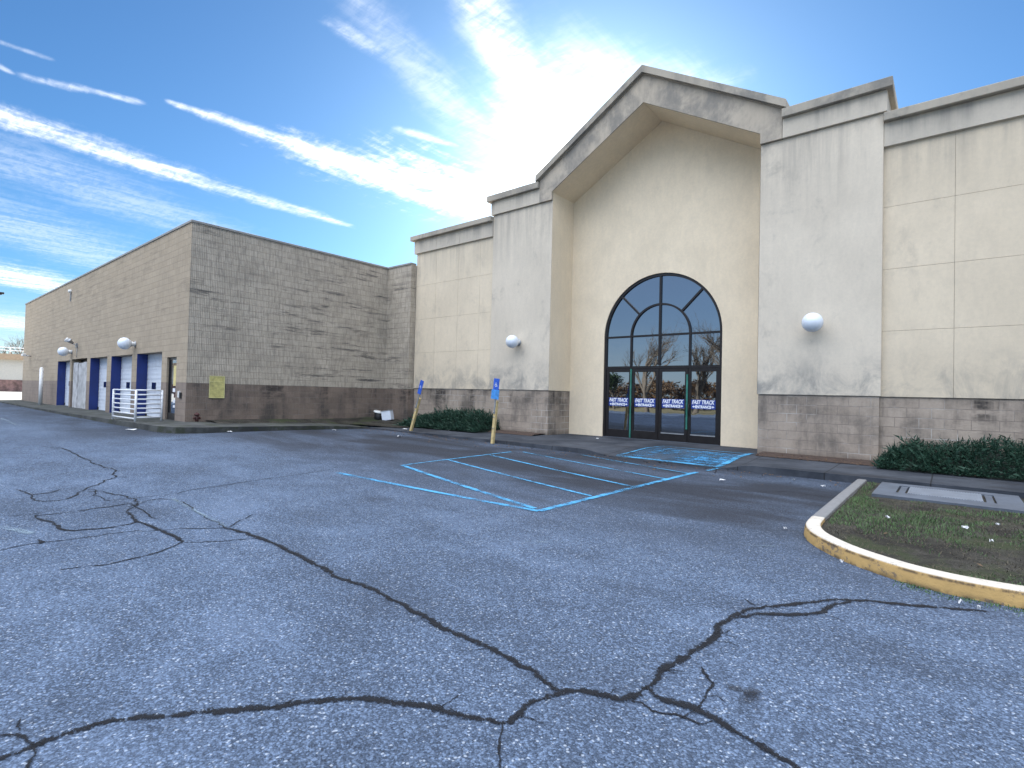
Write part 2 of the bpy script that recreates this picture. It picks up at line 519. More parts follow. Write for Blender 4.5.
def block(name, ca, cb, mortar, z0, rib=0.0, soot=0.5, light_mortar=0.0, wash=0.0, dashes=0.0, rough_face=.5, drip=0.0, grid=.85, vert=0.0):
    """concrete masonry, 16 x 8 inch courses counted from height z0"""
    k = material(name)
    uv = k.vm('ADD', k.uv(), (0.1, -z0, 0))
    o = k.obj()
    br = k.n('ShaderNodeTexBrick', {'Vector': uv, 'Color1': C(0, 0, 0), 'Color2': C(1, 1, 1), 'Mortar': C(.5, .5, .5), 'Scale': 1.0,
                                    'Mortar Size': .007, 'Mortar Smooth': .3, 'Bias': 0.0, 'Brick Width': .4064, 'Row Height': .2032}, out=None)
    fac = br.outputs[1]
    rnd = k.m('MULTIPLY', br.outputs[0], 1.0)
    n1 = k.noise(o, 1.1, 6, .65, .3)
    n2 = k.noise(o, 22, 4, .6)
    col_ = k.mix(k.m('ADD', k.m('MULTIPLY', rnd, .32), k.m('MULTIPLY', n2, .68)), C(*ca), C(*cb))
    if wash:
        col_ = k.mix(k.mr(k.noise(o, .35, 4, .6), .4, .7, 0, wash), col_, C(*[x * 1.5 for x in cb]))
    # soot and damp on the blocks
    so = k.m('ADD', k.m('MULTIPLY', n1, .6), k.m('MULTIPLY', k.noise(k.scale(o, (2.4, 2.4, .35)), 1.0, 5, .65), .4))
    col_ = k.mix(k.mr(so, .43, .66, 0, soot), col_, C(.055, .052, .05))
    if drip:
        zz = k.xyz(o)[2]
        dr = k.m('MULTIPLY', k.mr(zz, .7, 1.6), k.mr(k.noise(k.scale(o, (1.1, 1.1, .12)), 1.0, 5, .7), .5, .62))
        dr2 = k.m('MULTIPLY', dr, k.mr(k.noise(k.scale(o, (2.0, 2.0, 7.0)), 1.0, 4, .7), .35, .6))
        col_ = k.mix(k.m('MULTIPLY', dr2, drip), col_, C(.018, .018, .02))
        dp = k.mr(zz, .42, .24)
        col_ = k.mix(k.m('MULTIPLY', dp, .45), col_, C(.06, .045, .035))
    if dashes:
        da = k.m('MULTIPLY', k.mr(k.noise(k.scale(o, (.55, .55, 5.5)), 1.0, 6, .72, .2), .52, .66), k.mr(k.noise(o, .3, 3), .42, .6))
        col_ = k.mix(k.m('MULTIPLY', da, dashes), col_, C(.05, .05, .052))
    if vert:
        vs1 = k.mr(k.noise(k.scale(o, (13, 13, 2.4)), 1.0, 6, .75), .44, .66)
        col_ = k.mix(k.m('MULTIPLY', vs1, vert), col_, C(.13, .12, .11))
    mo = k.noise(o, .8, 4, .6)
    mcol = k.mix(k.m('MULTIPLY', k.mr(mo, .45, .62), light_mortar), C(*mortar), C(.55, .52, .48))
    col_ = k.mix(k.m('MULTIPLY', fac, grid), col_, mcol)
    hgt_ = k.m('ADD', k.m('MULTIPLY', k.m('SUBTRACT', 1.0, fac), 1.0), k.m('MULTIPLY', k.noise(o, 34, 4, .7), rough_face))
    if rib:
        ux, _, _ = k.xyz(uv)
        s = k.m('SINE', k.m('MULTIPLY', ux, 2 * math.pi / .0508))
        rb = k.mr(s, -.5, .5)
        keep = k.mr(k.noise(k.scale(uv, (1.6, 4.0, 1)), 1.0, 4), .35, .6, .35, 1.0)
        hgt_ = k.m('ADD', hgt_, k.m('MULTIPLY', k.m('MULTIPLY', rb, keep), rib))
        col_ = k.mix(k.m('MULTIPLY', k.m('SUBTRACT', 1.0, rb), .3 * min(1, rib)), col_, C(.06, .058, .056))
    k.finish(k.bsdf(col_, .92, 0, k.bump(hgt_, .6, .015), .25))
    return k.mat


M = {}
CREAM = (.70, .595, .445)
M['stucco'] = stucco('cream_stucco', CREAM, [(6.97, 1.3)], .35, .45, .6)
M['stucco_pilaster'] = stucco('weathered_stucco', (.67, .59, .475), [(7.70, 2.6)], .5, .6, .75, 3.3)
M['stucco_recess'] = stucco('sheltered_stucco', (.81, .685, .505), [], .10, .0, .0, 5.1)
M['stucco_band'] = stucco('band_stucco', (.56, .50, .41), [(7.49, .7), (8.16, .6)], .4, .8, 0, 8.2)
M['stucco_gable'] = stucco('stained_stucco', (.50, .43, .34), [(12.5, 6.0)], .85, .8, 0, 1.7, .40, .62)
M['coping'] = stucco('coping_concrete', (.42, .375, .305), [(12.5, 8.0)], .9, .75, 0, 9.9, .46, .62)
M['joint'] = plain('dark_joint', (.33, .28, .22), .9)
M['base_block'] = block('split_face_block', (.30, .245, .195), (.46, .385, .315), (.24, .20, .17), 1.62, soot=.75, light_mortar=.9, rough_face=.9, drip=.9)
M['wing_side'] = block('ribbed_block', (.44, .38, .295), (.66, .575, .465), (.29, .25, .2), 1.60, rib=.9, soot=.22, grid=.7, vert=.38, dashes=.85, rough_face=.7)
M['wing_front'] = block('tan_block', (.37, .30, .215), (.49, .40, .295), (.29, .24, .18), 1.60, rib=.35, soot=.12, grid=.55, vert=.15, dashes=.3, rough_face=.6)
M['wing_base'] = block('brown_block', (.15, .115, .09), (.30, .23, .185), (.17, .14, .115), 1.60, rib=.3, soot=.8, light_mortar=.2, rough_face=.9, drip=.8)
M['wing_base_front'] = block('brown_front_block', (.24, .19, .155), (.31, .25, .205), (.2, .165, .14), 1.60, rib=.2, soot=.3, rough_face=.9)
M['wing_coping'] = plain('metal_coping', (.30, .29, .27), .6, .2)
M['blue_paint'] = plain('blue_paint', (.010, .028, .16), .55, var=.15, scale=3, dirt=.25)
M['door_white'] = plain('white_door_paint', (.62, .66, .72), .5, var=.05, dirt=.2)
M['board'] = plain('weathered_board', (.42, .42, .42), .85, var=.25, scale=3, dirt=.75)
M['bronze'] = plain('dark_bronze_frame', (.018, .015, .015), .38, .3, spec=.5)
M['black'] = plain('black_rubber', (.012, .012, .013), .6)
M['white_paint'] = plain('white_paint', (.72, .72, .70), .5, var=.06, dirt=.15)
M['white_rail'] = plain('white_rail_paint', (.75, .76, .78), .45, var=.05, dirt=.12, scale=9)
M['globe'] = plain('milky_globe', (.74, .79, .86), .22, var=.04, scale=5, spec=.5)
M['grey_metal'] = plain('grey_metal', (.35, .36, .37), .45, .6)
M['yellow_sign'] = plain('yellow_sign', (.50, .45, .17), .7, var=.2, scale=9, dirt=.35)
M['red_paint'] = plain('red_paint', (.055, .010, .009), .7, var=.3, dirt=.5)
M['wood'] = plain('yellowed_timber', (.62, .47, .22), .85, var=.15, scale=8, dirt=.45, bump=.2)
M['sign_blue'] = plain('blue_sign', (.025, .10, .50), .5, var=.25, scale=12)
M['sign_pale_blue'] = plain('faded_blue_sign', (.06, .26, .62), .5, var=.25, scale=14)
M['sign_white'] = plain('sign_white', (.75, .78, .82), .5, var=.03)
M['sticker_blue'] = plain('sticker_blue', (.02, .05, .27), .4, var=.1)
M['sticker_white'] = plain('sticker_white', (.78, .80, .84), .4, var=.03)
M['green_strip'] = plain('green_strip', (.03, .17, .13), .45, var=.25, scale=4)
M['conc'] = plain('pale_concrete', (.085, .10, .125), .85, var=.2, scale=3, dirt=.35, bump=.25)
M['lid'] = plain('galvanised_plate', (.19, .215, .255), .6, .2, var=.12, scale=5, dirt=.2)
M['bark'] = plain('bark', (.11, .09, .07), .9, var=.3, scale=8)
M['scrap'] = plain('white_scrap', (.6, .6, .6), .7, var=.08)
M['leaf_scrap'] = plain('dead_leaf', (.10, .06, .03), .8, var=.4, scale=30)
M['bark_chip'] = plain('mulch', (.060, .038, .028), .95, var=.45, scale=40, bump=.5)
M['cream_metal'] = plain('cream_metal_wall', (.60, .57, .50), .7, var=.05)
M['maroon'] = plain('maroon_brick', (.25, .15, .13), .85, var=.45, scale=2)
M['tan_wall'] = plain('tan_fascia', (.42, .31, .21), .8)


def glass_mat():
    k = material('tinted_glass')
    o = k.obj()
    nrm = k.bump(k.noise(o, 1.3, 2), .08, .02)
    di = k.n('ShaderNodeBsdfDiffuse', {0: C(.006, .008, .011)})
    gl = k.n('ShaderNodeBsdfGlossy', {0: C(.82, .90, 1.0), 1: .015, 'Normal': nrm})
    fr = k.n('ShaderNodeFresnel', {0: 1.6})
    k.finish(k.n('ShaderNodeMixShader', {0: k.m('MULTIPLY_ADD', fr, .8, GLASS_REFL), 1: di, 2: gl}))
    return k.mat


M['glass'] = glass_mat()


def asphalt_mat():
    k = material('worn_asphalt')
    o = k.obj()
    x, y, _ = k.xyz(o)
    wv = k.noise(o, 60, 2, .5, 0, out=1)
    ow = k.vm('ADD', o, k.vm('MULTIPLY', k.vm('SUBTRACT', wv, (.5, .5, .5)), (.012, .012, 0)))
    v1 = k.n('ShaderNodeTexVoronoi', {'Vector': ow, 'Scale': 92.0}, out=None)
    dist, colr = v1.outputs[0], v1.outputs[1]
    r, g, b = k.xyz(colr)
    v2 = k.n('ShaderNodeTexVoronoi', {'Vector': ow, 'Scale': 190.0}, out=None)
    r2, g2, b2 = k.xyz(v2.outputs[1])
    stone = k.m('POWER', r, 2.0)
    fines = r2
    lum = k.m('ADD', k.m('MULTIPLY', stone, .62), k.m('MULTIPLY', fines, .38))
    c = k.mix(lum, C(.024, .036, .060), C(.22, .30, .435))
    pale = k.m('GREATER_THAN', g, .968)
    c = k.mix(k.m('MULTIPLY', pale, .6), c, C(.52, .58, .66))
    gap = k.mr(dist, .42, .72)
    c = k.mix(k.m('MULTIPLY', gap, .45), c, C(.02, .021, .024))
    # wear: paler where traffic polishes it, darker damp ground near the walls
    n1 = k.noise(k.scale(o, (.35, .6, 1)), 1.0, 5, .6, .4)
    n2 = k.noise(k.scale(o, (1.3, 2.2, 1)), 1.0, 5, .62, .3)
    wear = k.m('ADD', k.m('MULTIPLY', n1, .6), k.m('MULTIPLY', n2, .4))
    c = k.mix(k.mr(wear, .34, .62, 0.38, 0.0), c, C(.02, .021, .024))
    c = k.mix(k.mr(wear, .48, .68, 0.0, 0.22), c, C(.17, .22, .31))
    # damp and sealer stains towards the building
    n3 = k.noise(k.scale(o, (.28, .75, 1)), 1.0, 6, .6, .5)
    zone = k.m('MULTIPLY', k.mr(k.m('MULTIPLY_ADD', k.m('SUBTRACT', n1, .5), 5.0, y), 4.2, 7.6), k.mr(x, -19, -15))
    zone = k.m('MAXIMUM', zone, k.m('MULTIPLY', k.mr(k.m('MULTIPLY_ADD', k.m('SUBTRACT', n2, .5), 3.0, y), 1.6, 4.6), k.mr(x, -14.5, -16.5, 0.0, .75)))
    damp = k.m('MULTIPLY', zone, k.mr(n3, .36, .60, .5, 1.0))
    c = k.mix(k.m('MULTIPLY', damp, .90), c, C(.022, .024, .030))
    ol = k.mr(k.noise(o, .75, 3, .5, .2), .64, .78, 0, .45)
    c = k.mix(ol, c, C(.018, .018, .02))
    hh = k.m('ADD', k.m('MULTIPLY', k.m('SUBTRACT', 1.0, dist), k.m('MULTIPLY_ADD', r, .6, .4)), k.m('MULTIPLY', r2, .35))
    nrm = k.bump(hh, .55, .008)
    rough = k.m('MULTIPLY_ADD', damp, -.1, .92)
    k.finish(k.bsdf(c, rough, 0, nrm, .16))
    return k.mat


M['asphalt'] = asphalt_mat()


def ragged(name, base, fray, worn, rough=.9, scale=60.0, bumpy=False):
    """strip marking whose edge crumbles: UV.x metres along, UV.y -1..1 across"""
    k = material(name)
    o = k.obj()
    _, v, _ = k.xyz(k.uv())
    e = k.m('ABSOLUTE', v)
    n = k.m('ADD', k.m('MULTIPLY', k.noise(o, scale, 4, .7), .6), k.m('MULTIPLY', k.noise(o, scale * 2.2, 2, .7), .4))
    n0 = k.noise(o, scale * .18, 3, .6)
    edge = k.m('ADD', e, k.m('MULTIPLY', k.m('SUBTRACT', k.m('ADD', k.m('MULTIPLY', n, .6), k.m('MULTIPLY', n0, .4)), .5), fray))
    a = k.mr(edge, .60, .80, 1.0, 0.0)
    if bumpy:
        st_ = k.mr(k.noise(o, 150, 3, .7), .52, .62, 0, .75)
        a = k.m('MULTIPLY', a, k.m('SUBTRACT', 1.0, k.m('MULTIPLY', st_, k.mr(e, .0, .5, .25, 1.0))))
    if worn:
        wn = k.m('ADD', k.m('MULTIPLY', k.noise(o, 5, 6, .78), .5), k.m('ADD', k.m('MULTIPLY', k.noise(o, 70, 3, .6), .2), k.m('MULTIPLY', k.noise(o, 1.1, 3, .6), .3)))
        a = k.m('MULTIPLY', a, k.mr(wn, worn - .10, worn + .10, 1.0, 0.08))
    c = k.mix(n, C(*[x * .7 for x in base]), C(*[x * 1.3 for x in base]))
    nrm = k.bump(k.noise(o, 90, 3), .6, .01) if bumpy else None
    s = k.bsdf(c, rough, 0, nrm, .3)
    k.finish(k.n('ShaderNodeMixShader', {0: a, 1: k.n('ShaderNodeBsdfTransparent'), 2: s}))
    return k.mat


M['crack'] = ragged('open_crack', (.009, .010, .013), 7.5, 0, bumpy=True)
M['crazed'] = ragged('crazed_asphalt', (.03, .033, .04), 2.5, .47, bumpy=True)
M['blue_line'] = ragged('blue_marking_paint', (.07, .31, .54), 1.6, .525, .7)
M['blue_worn'] = ragged('worn_blue_paint', (.06, .28, .53), 1.6, .455, .7)
M['pale_line'] = ragged('faded_marking_paint', (.25, .33, .38), .9, .43, .8)


def walk_mat():
    k = material('walk_concrete')
    o = k.obj()
    x, y, z = k.xyz(o)
    n = k.noise(o, .8, 6, .65, .3)
    c = k.mix(k.mr(n, .3, .7), C(.026, .031, .040), C(.075, .083, .098))
    c = k.mix(k.mr(k.noise(k.scale(o, (.6, 2.0, 1)), 1.0, 6, .7), .5, .68, 0, .7), c, C(.03, .03, .032))
    fx = k.m('ABSOLUTE', k.m('SUBTRACT', k.m('FRACT', k.m('DIVIDE', k.m('ADD', x, .25), 1.52)), .5))
    jt = k.m('GREATER_THAN', fx, .4935)
    c = k.mix(k.m('MULTIPLY', jt, .8), c, C(.015, .015, .015))
    k.finish(k.bsdf(c, .85, 0, k.bump(k.m('SUBTRACT', k.noise(o, 90, 3), jt), .3, .006), .15))
    return k.mat


M['walk'] = walk_mat()


def wing_walk_mat():
    k = material('mossy_walk')
    o = k.obj()
    n = k.noise(o, 1.2, 6, .65, .3)
    c = k.mix(k.mr(n, .3, .7), C(.03, .032, .032), C(.085, .088, .084))
    c = k.mix(k.mr(k.noise(o, 2.3, 5, .7), .48, .62, 0, .7), c, C(.035, .042, .022))
    k.finish(k.bsdf(c, .9, 0, k.bump(k.noise(o, 60, 3), .3, .008), .3))
    return k.mat


M['wing_walk'] = wing_walk_mat()


def soil_mat():
    k = material('bare_soil')
    o = k.obj()
    n = k.noise(o, 2.2, 7, .7, .4)
    f = k.noise(o, 45, 4, .7)
    c = k.mix(k.mr(n, .35, .65), C(.028, .026, .022), C(.075, .070, .058))
    c = k.mix(k.mr(f, .4, .7, 0, .6), c, C(.02, .017, .014))
    c = k.mix(k.mr(k.noise(o, 1.1, 5, .7), .5, .62, 0, .8), c, C(.040, .052, .022))
    k.finish(k.bsdf(c, .95, 0, k.bump(k.m('ADD', f, n), .9, .03), .2))
    return k.mat


M['soil'] = soil_mat()


def kerb_mat(name, top, side, chip):
    k = material(name)
    o = k.obj()
    nz_ = k.xyz(k.n('ShaderNodeNewGeometry', out=1))[2]
    n = k.noise(o, 7, 6, .7)
    c = k.mix(k.mr(n, .3, .7), C(*[x * .82 for x in side]), C(*side))
    ct = k.mix(k.mr(n, .3, .7), C(*[x * .85 for x in top]), C(*top))
    _, _, z = k.xyz(o)
    c = k.mix(k.mr(nz_, .55, .75), c, ct)
    ch = k.m('ADD', k.m('MULTIPLY', k.noise(k.scale(o, (2.5, 2.5, 9)), 1.0, 6, .72), .6), k.m('MULTIPLY', k.noise(o, 30, 4, .7), .4))
    c = k.mix(k.m('MULTIPLY', k.mr(ch, .53, .61, 0, chip), k.mr(nz_, .9, .5, .35, 1.0)), c, C(.14, .11, .085))
    eg = k.m('MULTIPLY', k.m('MULTIPLY', k.mr(z, .118, .140), k.mr(z, .164, .156)), k.mr(k.noise(k.scale(o, (6, 6, 2)), 1.0, 5, .7), .42, .58))
    c = k.mix(k.m('MULTIPLY', k.m('MULTIPLY', eg, k.mr(nz_, .75, .4)), chip), c, C(.07, .05, .035))
    low_ = k.m('MULTIPLY', k.mr(z, .085, .03), k.mr(k.noise(o, 9, 4), .35, .6))
    c = k.mix(k.m('MULTIPLY', low_, .8), c, C(.05, .04, .03))
    k.finish(k.bsdf(c, .85, 0, k.bump(k.m('ADD', k.noise(o, 60, 3), ch), .35, .008), .3))
    return k.mat


M['kerb_yellow'] = kerb_mat('yellow_kerb_paint', (.58, .53, .45), (.46, .30, .115), .92)
M['kerb_grey'] = kerb_mat('grey_kerb', (.20, .20, .20), (.16, .16, .16), .5)


def leaf_mat(name, a, b, rough=.6):
    k = material(name)
    o = k.obj()
    rnd = k.n('ShaderNodeNewGeometry', out=8)
    c = k.mix(k.m('ADD', k.m('MULTIPLY', rnd, .6), k.m('MULTIPLY', k.noise(o, 1.4, 4), .4)), C(*a), C(*b))
    k.finish(k.bsdf(c, rough, 0, None, .3))
    return k.mat


M['juniper'] = leaf_mat('juniper_green', (.007, .025, .017), (.030, .080, .048))
M['grass'] = leaf_mat('grass_green', (.025, .065, .02), (.11, .19, .065))
M['dead_grass'] = leaf_mat('dead_grass', (.04, .034, .022), (.12, .10, .062))
M['oak'] = leaf_mat('brown_leaves', (.05, .028, .012), (.15, .085, .035))
M['evergreen'] = leaf_mat('evergreen_leaves', (.012, .03, .010), (.045, .075, .022))


def field_mat():
    k = material('dry_field')
    o = k.obj()
    n = k.noise(o, .08, 6, .6)
    c = k.mix(k.mr(n, .3, .7), C(.13, .11, .055), C(.22, .18, .10))
    c = k.mix(k.mr(k.noise(o, 1.6, 5, .7), .4, .7, 0, .5), c, C(.07, .075, .03))
    k.finish(k.bsdf(c, .95, 0, None, .2))
    return k.mat


M['field'] = field_mat()
M['road'] = plain('pale_concrete_road', (.46, .43, .37), .9, var=.1, scale=.4)

# ---------------------------------------------------------------- the ground
bm = NB()
bmesh.ops.create_circle(bm, cap_ends=True, segments=96, radius=3500)
for v in bm.verts:
    v.co.z = -.12
tag(link('ground', bm, M['field']), kind='structure')


def sheet(name, xs, ys, zf, mat):
    b = NB()
    g = [[b.verts.new((x, y, zf(x, y))) for y in ys] for x in xs]
    for i in range(len(xs) - 1):
        for j in range(len(ys) - 1):
            f = b.faces.new((g[i][j], g[i + 1][j], g[i + 1][j + 1], g[i][j + 1]))
            f.smooth = True
    return link(name, b, mat)


def span(a, b, n):
    return [a + (b - a) * i / n for i in range(n + 1)]


xs = [-170, -120, -90, -70] + span(-55, 12, 134) + [20, 40, 70]
ys = [-14] + span(-12, 16, 56)
lot = tag(sheet('parking_lot', xs, ys, hgt, M['asphalt']), kind='structure')


def strip(b, pts, width, ends=True, lift=.004, jitter=0.0, step=.05, seed=0):
    """ribbon lying on the asphalt; UV.x along, UV.y -1..1 across"""
    uv = b.loops.layers.uv.verify()
    P = [Vector(p) for p in pts]
    L = [0]
    for p, q in zip(P, P[1:]):
        L.append(L[-1] + (q - p).length)
    n = max(2, min(600, int(L[-1] / step)))
    rows = []
    rnd = random.Random(seed)
    off = rnd.uniform(0, 100)
    for i in range(n + 1):
        s = L[-1] * i / n
        j = 0
        while j < len(L) - 2 and L[j + 1] < s:
            j += 1
        t = (s - L[j]) / max(1e-6, L[j + 1] - L[j])
        p = P[j].lerp(P[j + 1], t)
        d0 = (P[j + 1] - P[j]).normalized()
        if t < .5 and j > 0:
            d0 = (d0 * (t + .5) + (P[j] - P[j - 1]).normalized() * (.5 - t)).normalized()
        elif t >= .5 and j < len(P) - 2:
            d0 = (d0 * (1.5 - t) + (P[j + 2] - P[j + 1]).normalized() * (t - .5)).normalized()
        nn = Vector((-d0.y, d0.x))
        if jitter:
            p = p + nn * jitter * (mnoise.noise(Vector((s * 3.1, off, 0))) + .6 * mnoise.noise(Vector((s * 9.0, off, 3))) + .35 * mnoise.noise(Vector((s * 31, off, 5))))
        wd = width * (1 + (.35 * mnoise.noise(Vector((s * 2.2, off, 7))) if jitter else 0))
        if ends and jitter:
            wd *= min(1, .7 + s / .5, .7 + (L[-1] - s) / .5)
        a, c = p + nn * wd, p - nn * wd
        rows.append((b.verts.new((a.x, a.y, hgt(a.x, a.y) + lift)), b.verts.new((c.x, c.y, hgt(c.x, c.y) + lift)), s))
    for r0, r1 in zip(rows, rows[1:]):
        f = b.faces.new((r0[1], r1[1], r1[0], r0[0]))
        for l, u in zip(f.loops, ((r0[2], -1), (r1[2], -1), (r1[2], 1), (r0[2], 1))):
            l[uv].uv = u


for i, (wd, pts) in enumerate(CRACKS):
    b = NB()
    near = min(math.hypot(*p) for p in pts)
    strip(b, pts, wd * .60, lift=.004 + .0004 * (i % 7), jitter=.03 if near < 6 else .05, step=.015 if near < 6 else .08, seed=i)
    link('crack', b, M['crack'], lot, uv=False)
for i, (a, c, wd) in enumerate(PAINT):
    b = NB()
    strip(b, [a, c], wd * .64, lift=.008 + .0006 * (i % 5), step=.15)
    link('painted_line', b, M['blue_line'] if i < 9 else M['pale_line'], lot, uv=False)

b = NB()
for pts in CRAZE:
    strip(b, pts, .05, lift=.0075, jitter=.02, step=.02, seed=91)
link('crazed_patch', b, M['crazed'], lot, uv=False)
tag(sheet('concrete_road', [-94] + span(-90, -49, 41), span(-30, 40, 140), lambda x, y: hgt(x, y) + .03, M['road']), kind='structure')

# front walk along the store, ramped down flush at the doors
WALK_Y0, DOOR_Y = 11.1, 14.76


def walk_z(x, y):
    top = .205 + .03 * smooth(11.1, 14, y)
    k = smooth(-7.0, -6.1, x) * (1 - smooth(-3.7, -3.0, x))
    t = smooth(11.1, 12.7, y)
    return top - k * (1 - t) * (top - hgt(x, y) - .012)


b = NB()
xs = [-15.7] + span(-15, -8, 7) + span(-7.4, -2.6, 24) + span(-2, 8, 5) + [20]
ys = span(WALK_Y0, 13.5, 12) + [14.1, 14.9]
g = [[b.verts.new((x, y, walk_z(x, y))) for y in ys] for x in xs]
for i in range(len(xs) - 1):
    for j in range(len(ys) - 1):
        b.faces.new((g[i][j], g[i + 1][j], g[i + 1][j + 1], g[i][j + 1]))
low = [b.verts.new((x, WALK_Y0 - .015, hgt(x, WALK_Y0) - .1)) for x in xs]
for i in range(len(xs) - 1):
    b.faces.new((low[i], low[i + 1], g[i + 1][0], g[i][0]))
walk = tag(link('walkway', b, M['walk']), kind='structure')

# blue paint worn on the ramp
b = NB()

def ramp_strip(p0, p1, wd, lift):
    uvl = b.loops.layers.uv.verify()
    p0, p1 = Vector(p0), Vector(p1)
    d = (p1 - p0)
    nn = Vector((-d.y, d.x)).normalized() * wd
    n = max(2, int(d.length / .12))
    prev = None
    for i in range(n + 1):
        p = p0 + d * (i / n)
        a, c = p + nn, p - nn
        cur = (b.verts.new((a.x, a.y, walk_z(a.x, a.y) + lift)), b.verts.new((c.x, c.y, walk_z(c.x, c.y) + lift)), d.length * i / n)
        if prev:
            f = b.faces.new((prev[1], cur[1], cur[0], prev[0]))
            for l, u in zip(f.loops, ((prev[2], -1), (cur[2], -1), (cur[2], 1), (prev[2], 1))):
                l[uvl].uv = u
        prev = cur


for k in range(7):
    y = 11.35 + k * .24
    ramp_strip((-5.95 + .02 * k, y), (-3.75 + .02 * k, y - .08), .135, .007 + .0005 * k)
link('painted_ramp', b, M['blue_worn'], walk, uv=False)
b = NB()
ramp_strip((-6.1, 11.25), (-3.7, 11.2), .11, .012)
ramp_strip((-3.72, 11.15), (-3.62, 13.25), .09, .013)
ramp_strip((-6.1, 11.3), (-5.8, 13.2), .05, .0135)
ramp_strip((-5.8, 13.2), (-3.65, 13.1), .04, .0142)
link('painted_line', b, M['blue_line'], walk, uv=False)

# mulch strip at the foot of the store wall
b = NB()
for x0, x1, yf in ((-16.2, -9.9, 12.9), (-3.45, 20, 12.92)):
    n = int((x1 - x0) / .25)
    prev = None
    for i in range(n + 1):
        x = x0 + (x1 - x0) * i / n
        yy = yf + .08 * mnoise.noise(Vector((x * 1.7, 2, 0)))
        cur = [b.verts.new((x, yy, .235)), b.verts.new((x, yy + .15, .268 + .015 * mnoise.noise(Vector((x * 4, 0, 1))))), b.verts.new((x, 13.7, .285))]
        if prev:
            for k in range(2):
                b.faces.new((prev[k], cur[k], cur[k + 1], prev[k + 1]))
        prev = cur
tag(link('mulch_bed', b, M['bark_chip']), kind='structure')

# walk round the service wing, and its kerb
b = NB()
path_o = [(-48, 4.75), (-37, 4.75), (-26, 4.78), (-18.6, 4.85), (-16.6, 4.9), (-15.95, 5.15), (-15.68, 5.7), (-15.65, 7), (-15.65, 9), (-15.65, 10.2), (-15.68, 11.1)]
path_z = [.30, .30, .33, .385, .39, .39, .385, .37, .33, .28, .215]
path_i = [(-48, 6.3), (-37, 6.3), (-26, 6.3), (-18.6, 6.3), (-17.7, 6.2), (-17.7, 6.3), (-17.7, 6.4), (-17.7, 7.2), (-17.7, 9), (-17.7, 10.2), (-17.7, 11.1)]
A, Bv, Dv = [], [], []
for (x, y), z, (xi, yi) in zip(path_o, path_z, path_i):
    A.append(b.verts.new((x, y, hgt(x, y) - .12)))
    Bv.append(b.verts.new((x, y + .01, z)))
    Dv.append(b.verts.new((xi, yi, z + .03)))
for i in range(len(path_o) - 1):
    b.faces.new((A[i], A[i + 1], Bv[i + 1], Bv[i]))
    b.faces.new((Bv[i], Bv[i + 1], Dv[i + 1], Dv[i]))
tag(link('service_walkway', b, M['wing_walk']), kind='structure')
# soil in the corner between wing and store
b = NB()
rows = []
for i in range(13):
    y = 6.6 + i * .56
    x0 = -16.9 + .15 * mnoise.noise(Vector((y, 3, 0))) + (.0 if y < 11 else (y - 11) * .5)
    zz = max(.23, path_z[7] + (.24 - path_z[7]) * smooth(7, 11.1, y))
    rows.append((b.verts.new((x0, y, zz + .008)), b.verts.new((x0 - .35, y, zz + .07)), b.verts.new((-18.2, y, .46))))
for r0, r1 in zip(rows, rows[1:]):
    for k in range(2):
        b.faces.new((r0[k], r1[k], r1[k + 1], r0[k + 1]))
quad(b, [(-18.2, 11.1, .25), (-14.9, 11.8, .225), (-14.9, 13.6, .26), (-18.2, 13.6, .40)])
tag(link('soil_strip', b, M['soil']), kind='structure')

# planted island with its kerb
outer = [(-1.27, 11.08), (-1.27, 9), (-1.26, 7.05), (-1.235, 6.62), (-1.13, 6.27), (-.95, 5.98), (-.74, 5.745), (-.53, 5.585), (-.30, 5.45), (-.05, 5.375), (.2, 5.36), (.45, 5.385), (.9, 5.47), (2, 5.75), (5, 6.5), (12, 8.3)]


def kerb_piece(b, pts, z=.165):
    P = [Vector(p) for p in pts]
    prev = None
    for i, p in enumerate(P):
        d = (P[min(i + 1, len(P) - 1)] - P[max(i - 1, 0)]).normalized()
        nn = Vector((-d.y, d.x))           # to the left of travel = into the island
        prof = [(-.02, hgt(p.x, p.y) - .08), (.0, z - .03), (.012, z - .008), (.035, z), (.135, z), (.15, z - .01), (.15, .05)]
        cur = [b.verts.new((p.x + nn.x * o_, p.y + nn.y * o_, zz)) for o_, zz in prof]
        if prev:
            for k in range(len(prof) - 1):
                f = b.faces.new((prev[k], cur[k], cur[k + 1], prev[k + 1]))
                f.smooth = True
        prev = cur


def refine(pts, n=4):
    out = []
    P = [Vector(p) for p in pts]
    for i in range(len(P) - 1):
        p0, p1, p2, p3 = P[max(i - 1, 0)], P[i], P[i + 1], P[min(i + 2, len(P) - 1)]
        for k in range(n):
            t = k / n
            out.append(.5 * ((2 * p1) + (p2 - p0) * t + (2 * p0 - 5 * p1 + 4 * p2 - p3) * t * t + (3 * p1 - p0 - 3 * p2 + p3) * t ** 3))
    out.append(P[-1])
    return out


b = NB()
kerb_piece(b, outer[:3])
kg = tag(link('grey_kerb', b, M['kerb_grey']), kind='structure')
b = NB()
kerb_piece(b, refine(outer[2:], 5))
tag(link('yellow_kerb', b, M['kerb_yellow']), kind='structure')
b = NB()
xs, ys = span(-1.3, 12, 90), span(5.3, 11.12, 50)


def soil_z(x, y):
    return .125 + .03 * mnoise.noise(Vector((x * 1.1, y * 1.1, 0))) + .012 * mnoise.noise(Vector((x * 5, y * 5, 2)))


def in_island(x, y, m=.08):
    if x < -1.27 + m:
        return False
    P = outer
    for (xa, ya), (xb, yb) in zip(P[2:], P[3:]):
        if (xb - xa) * (y - ya) - (yb - ya) * (x - xa) < m * math.hypot(xb - xa, yb - ya) and min(xa, xb) - .3 < x < max(xa, xb) + .3 and y < 8.4:
            return False
    return True


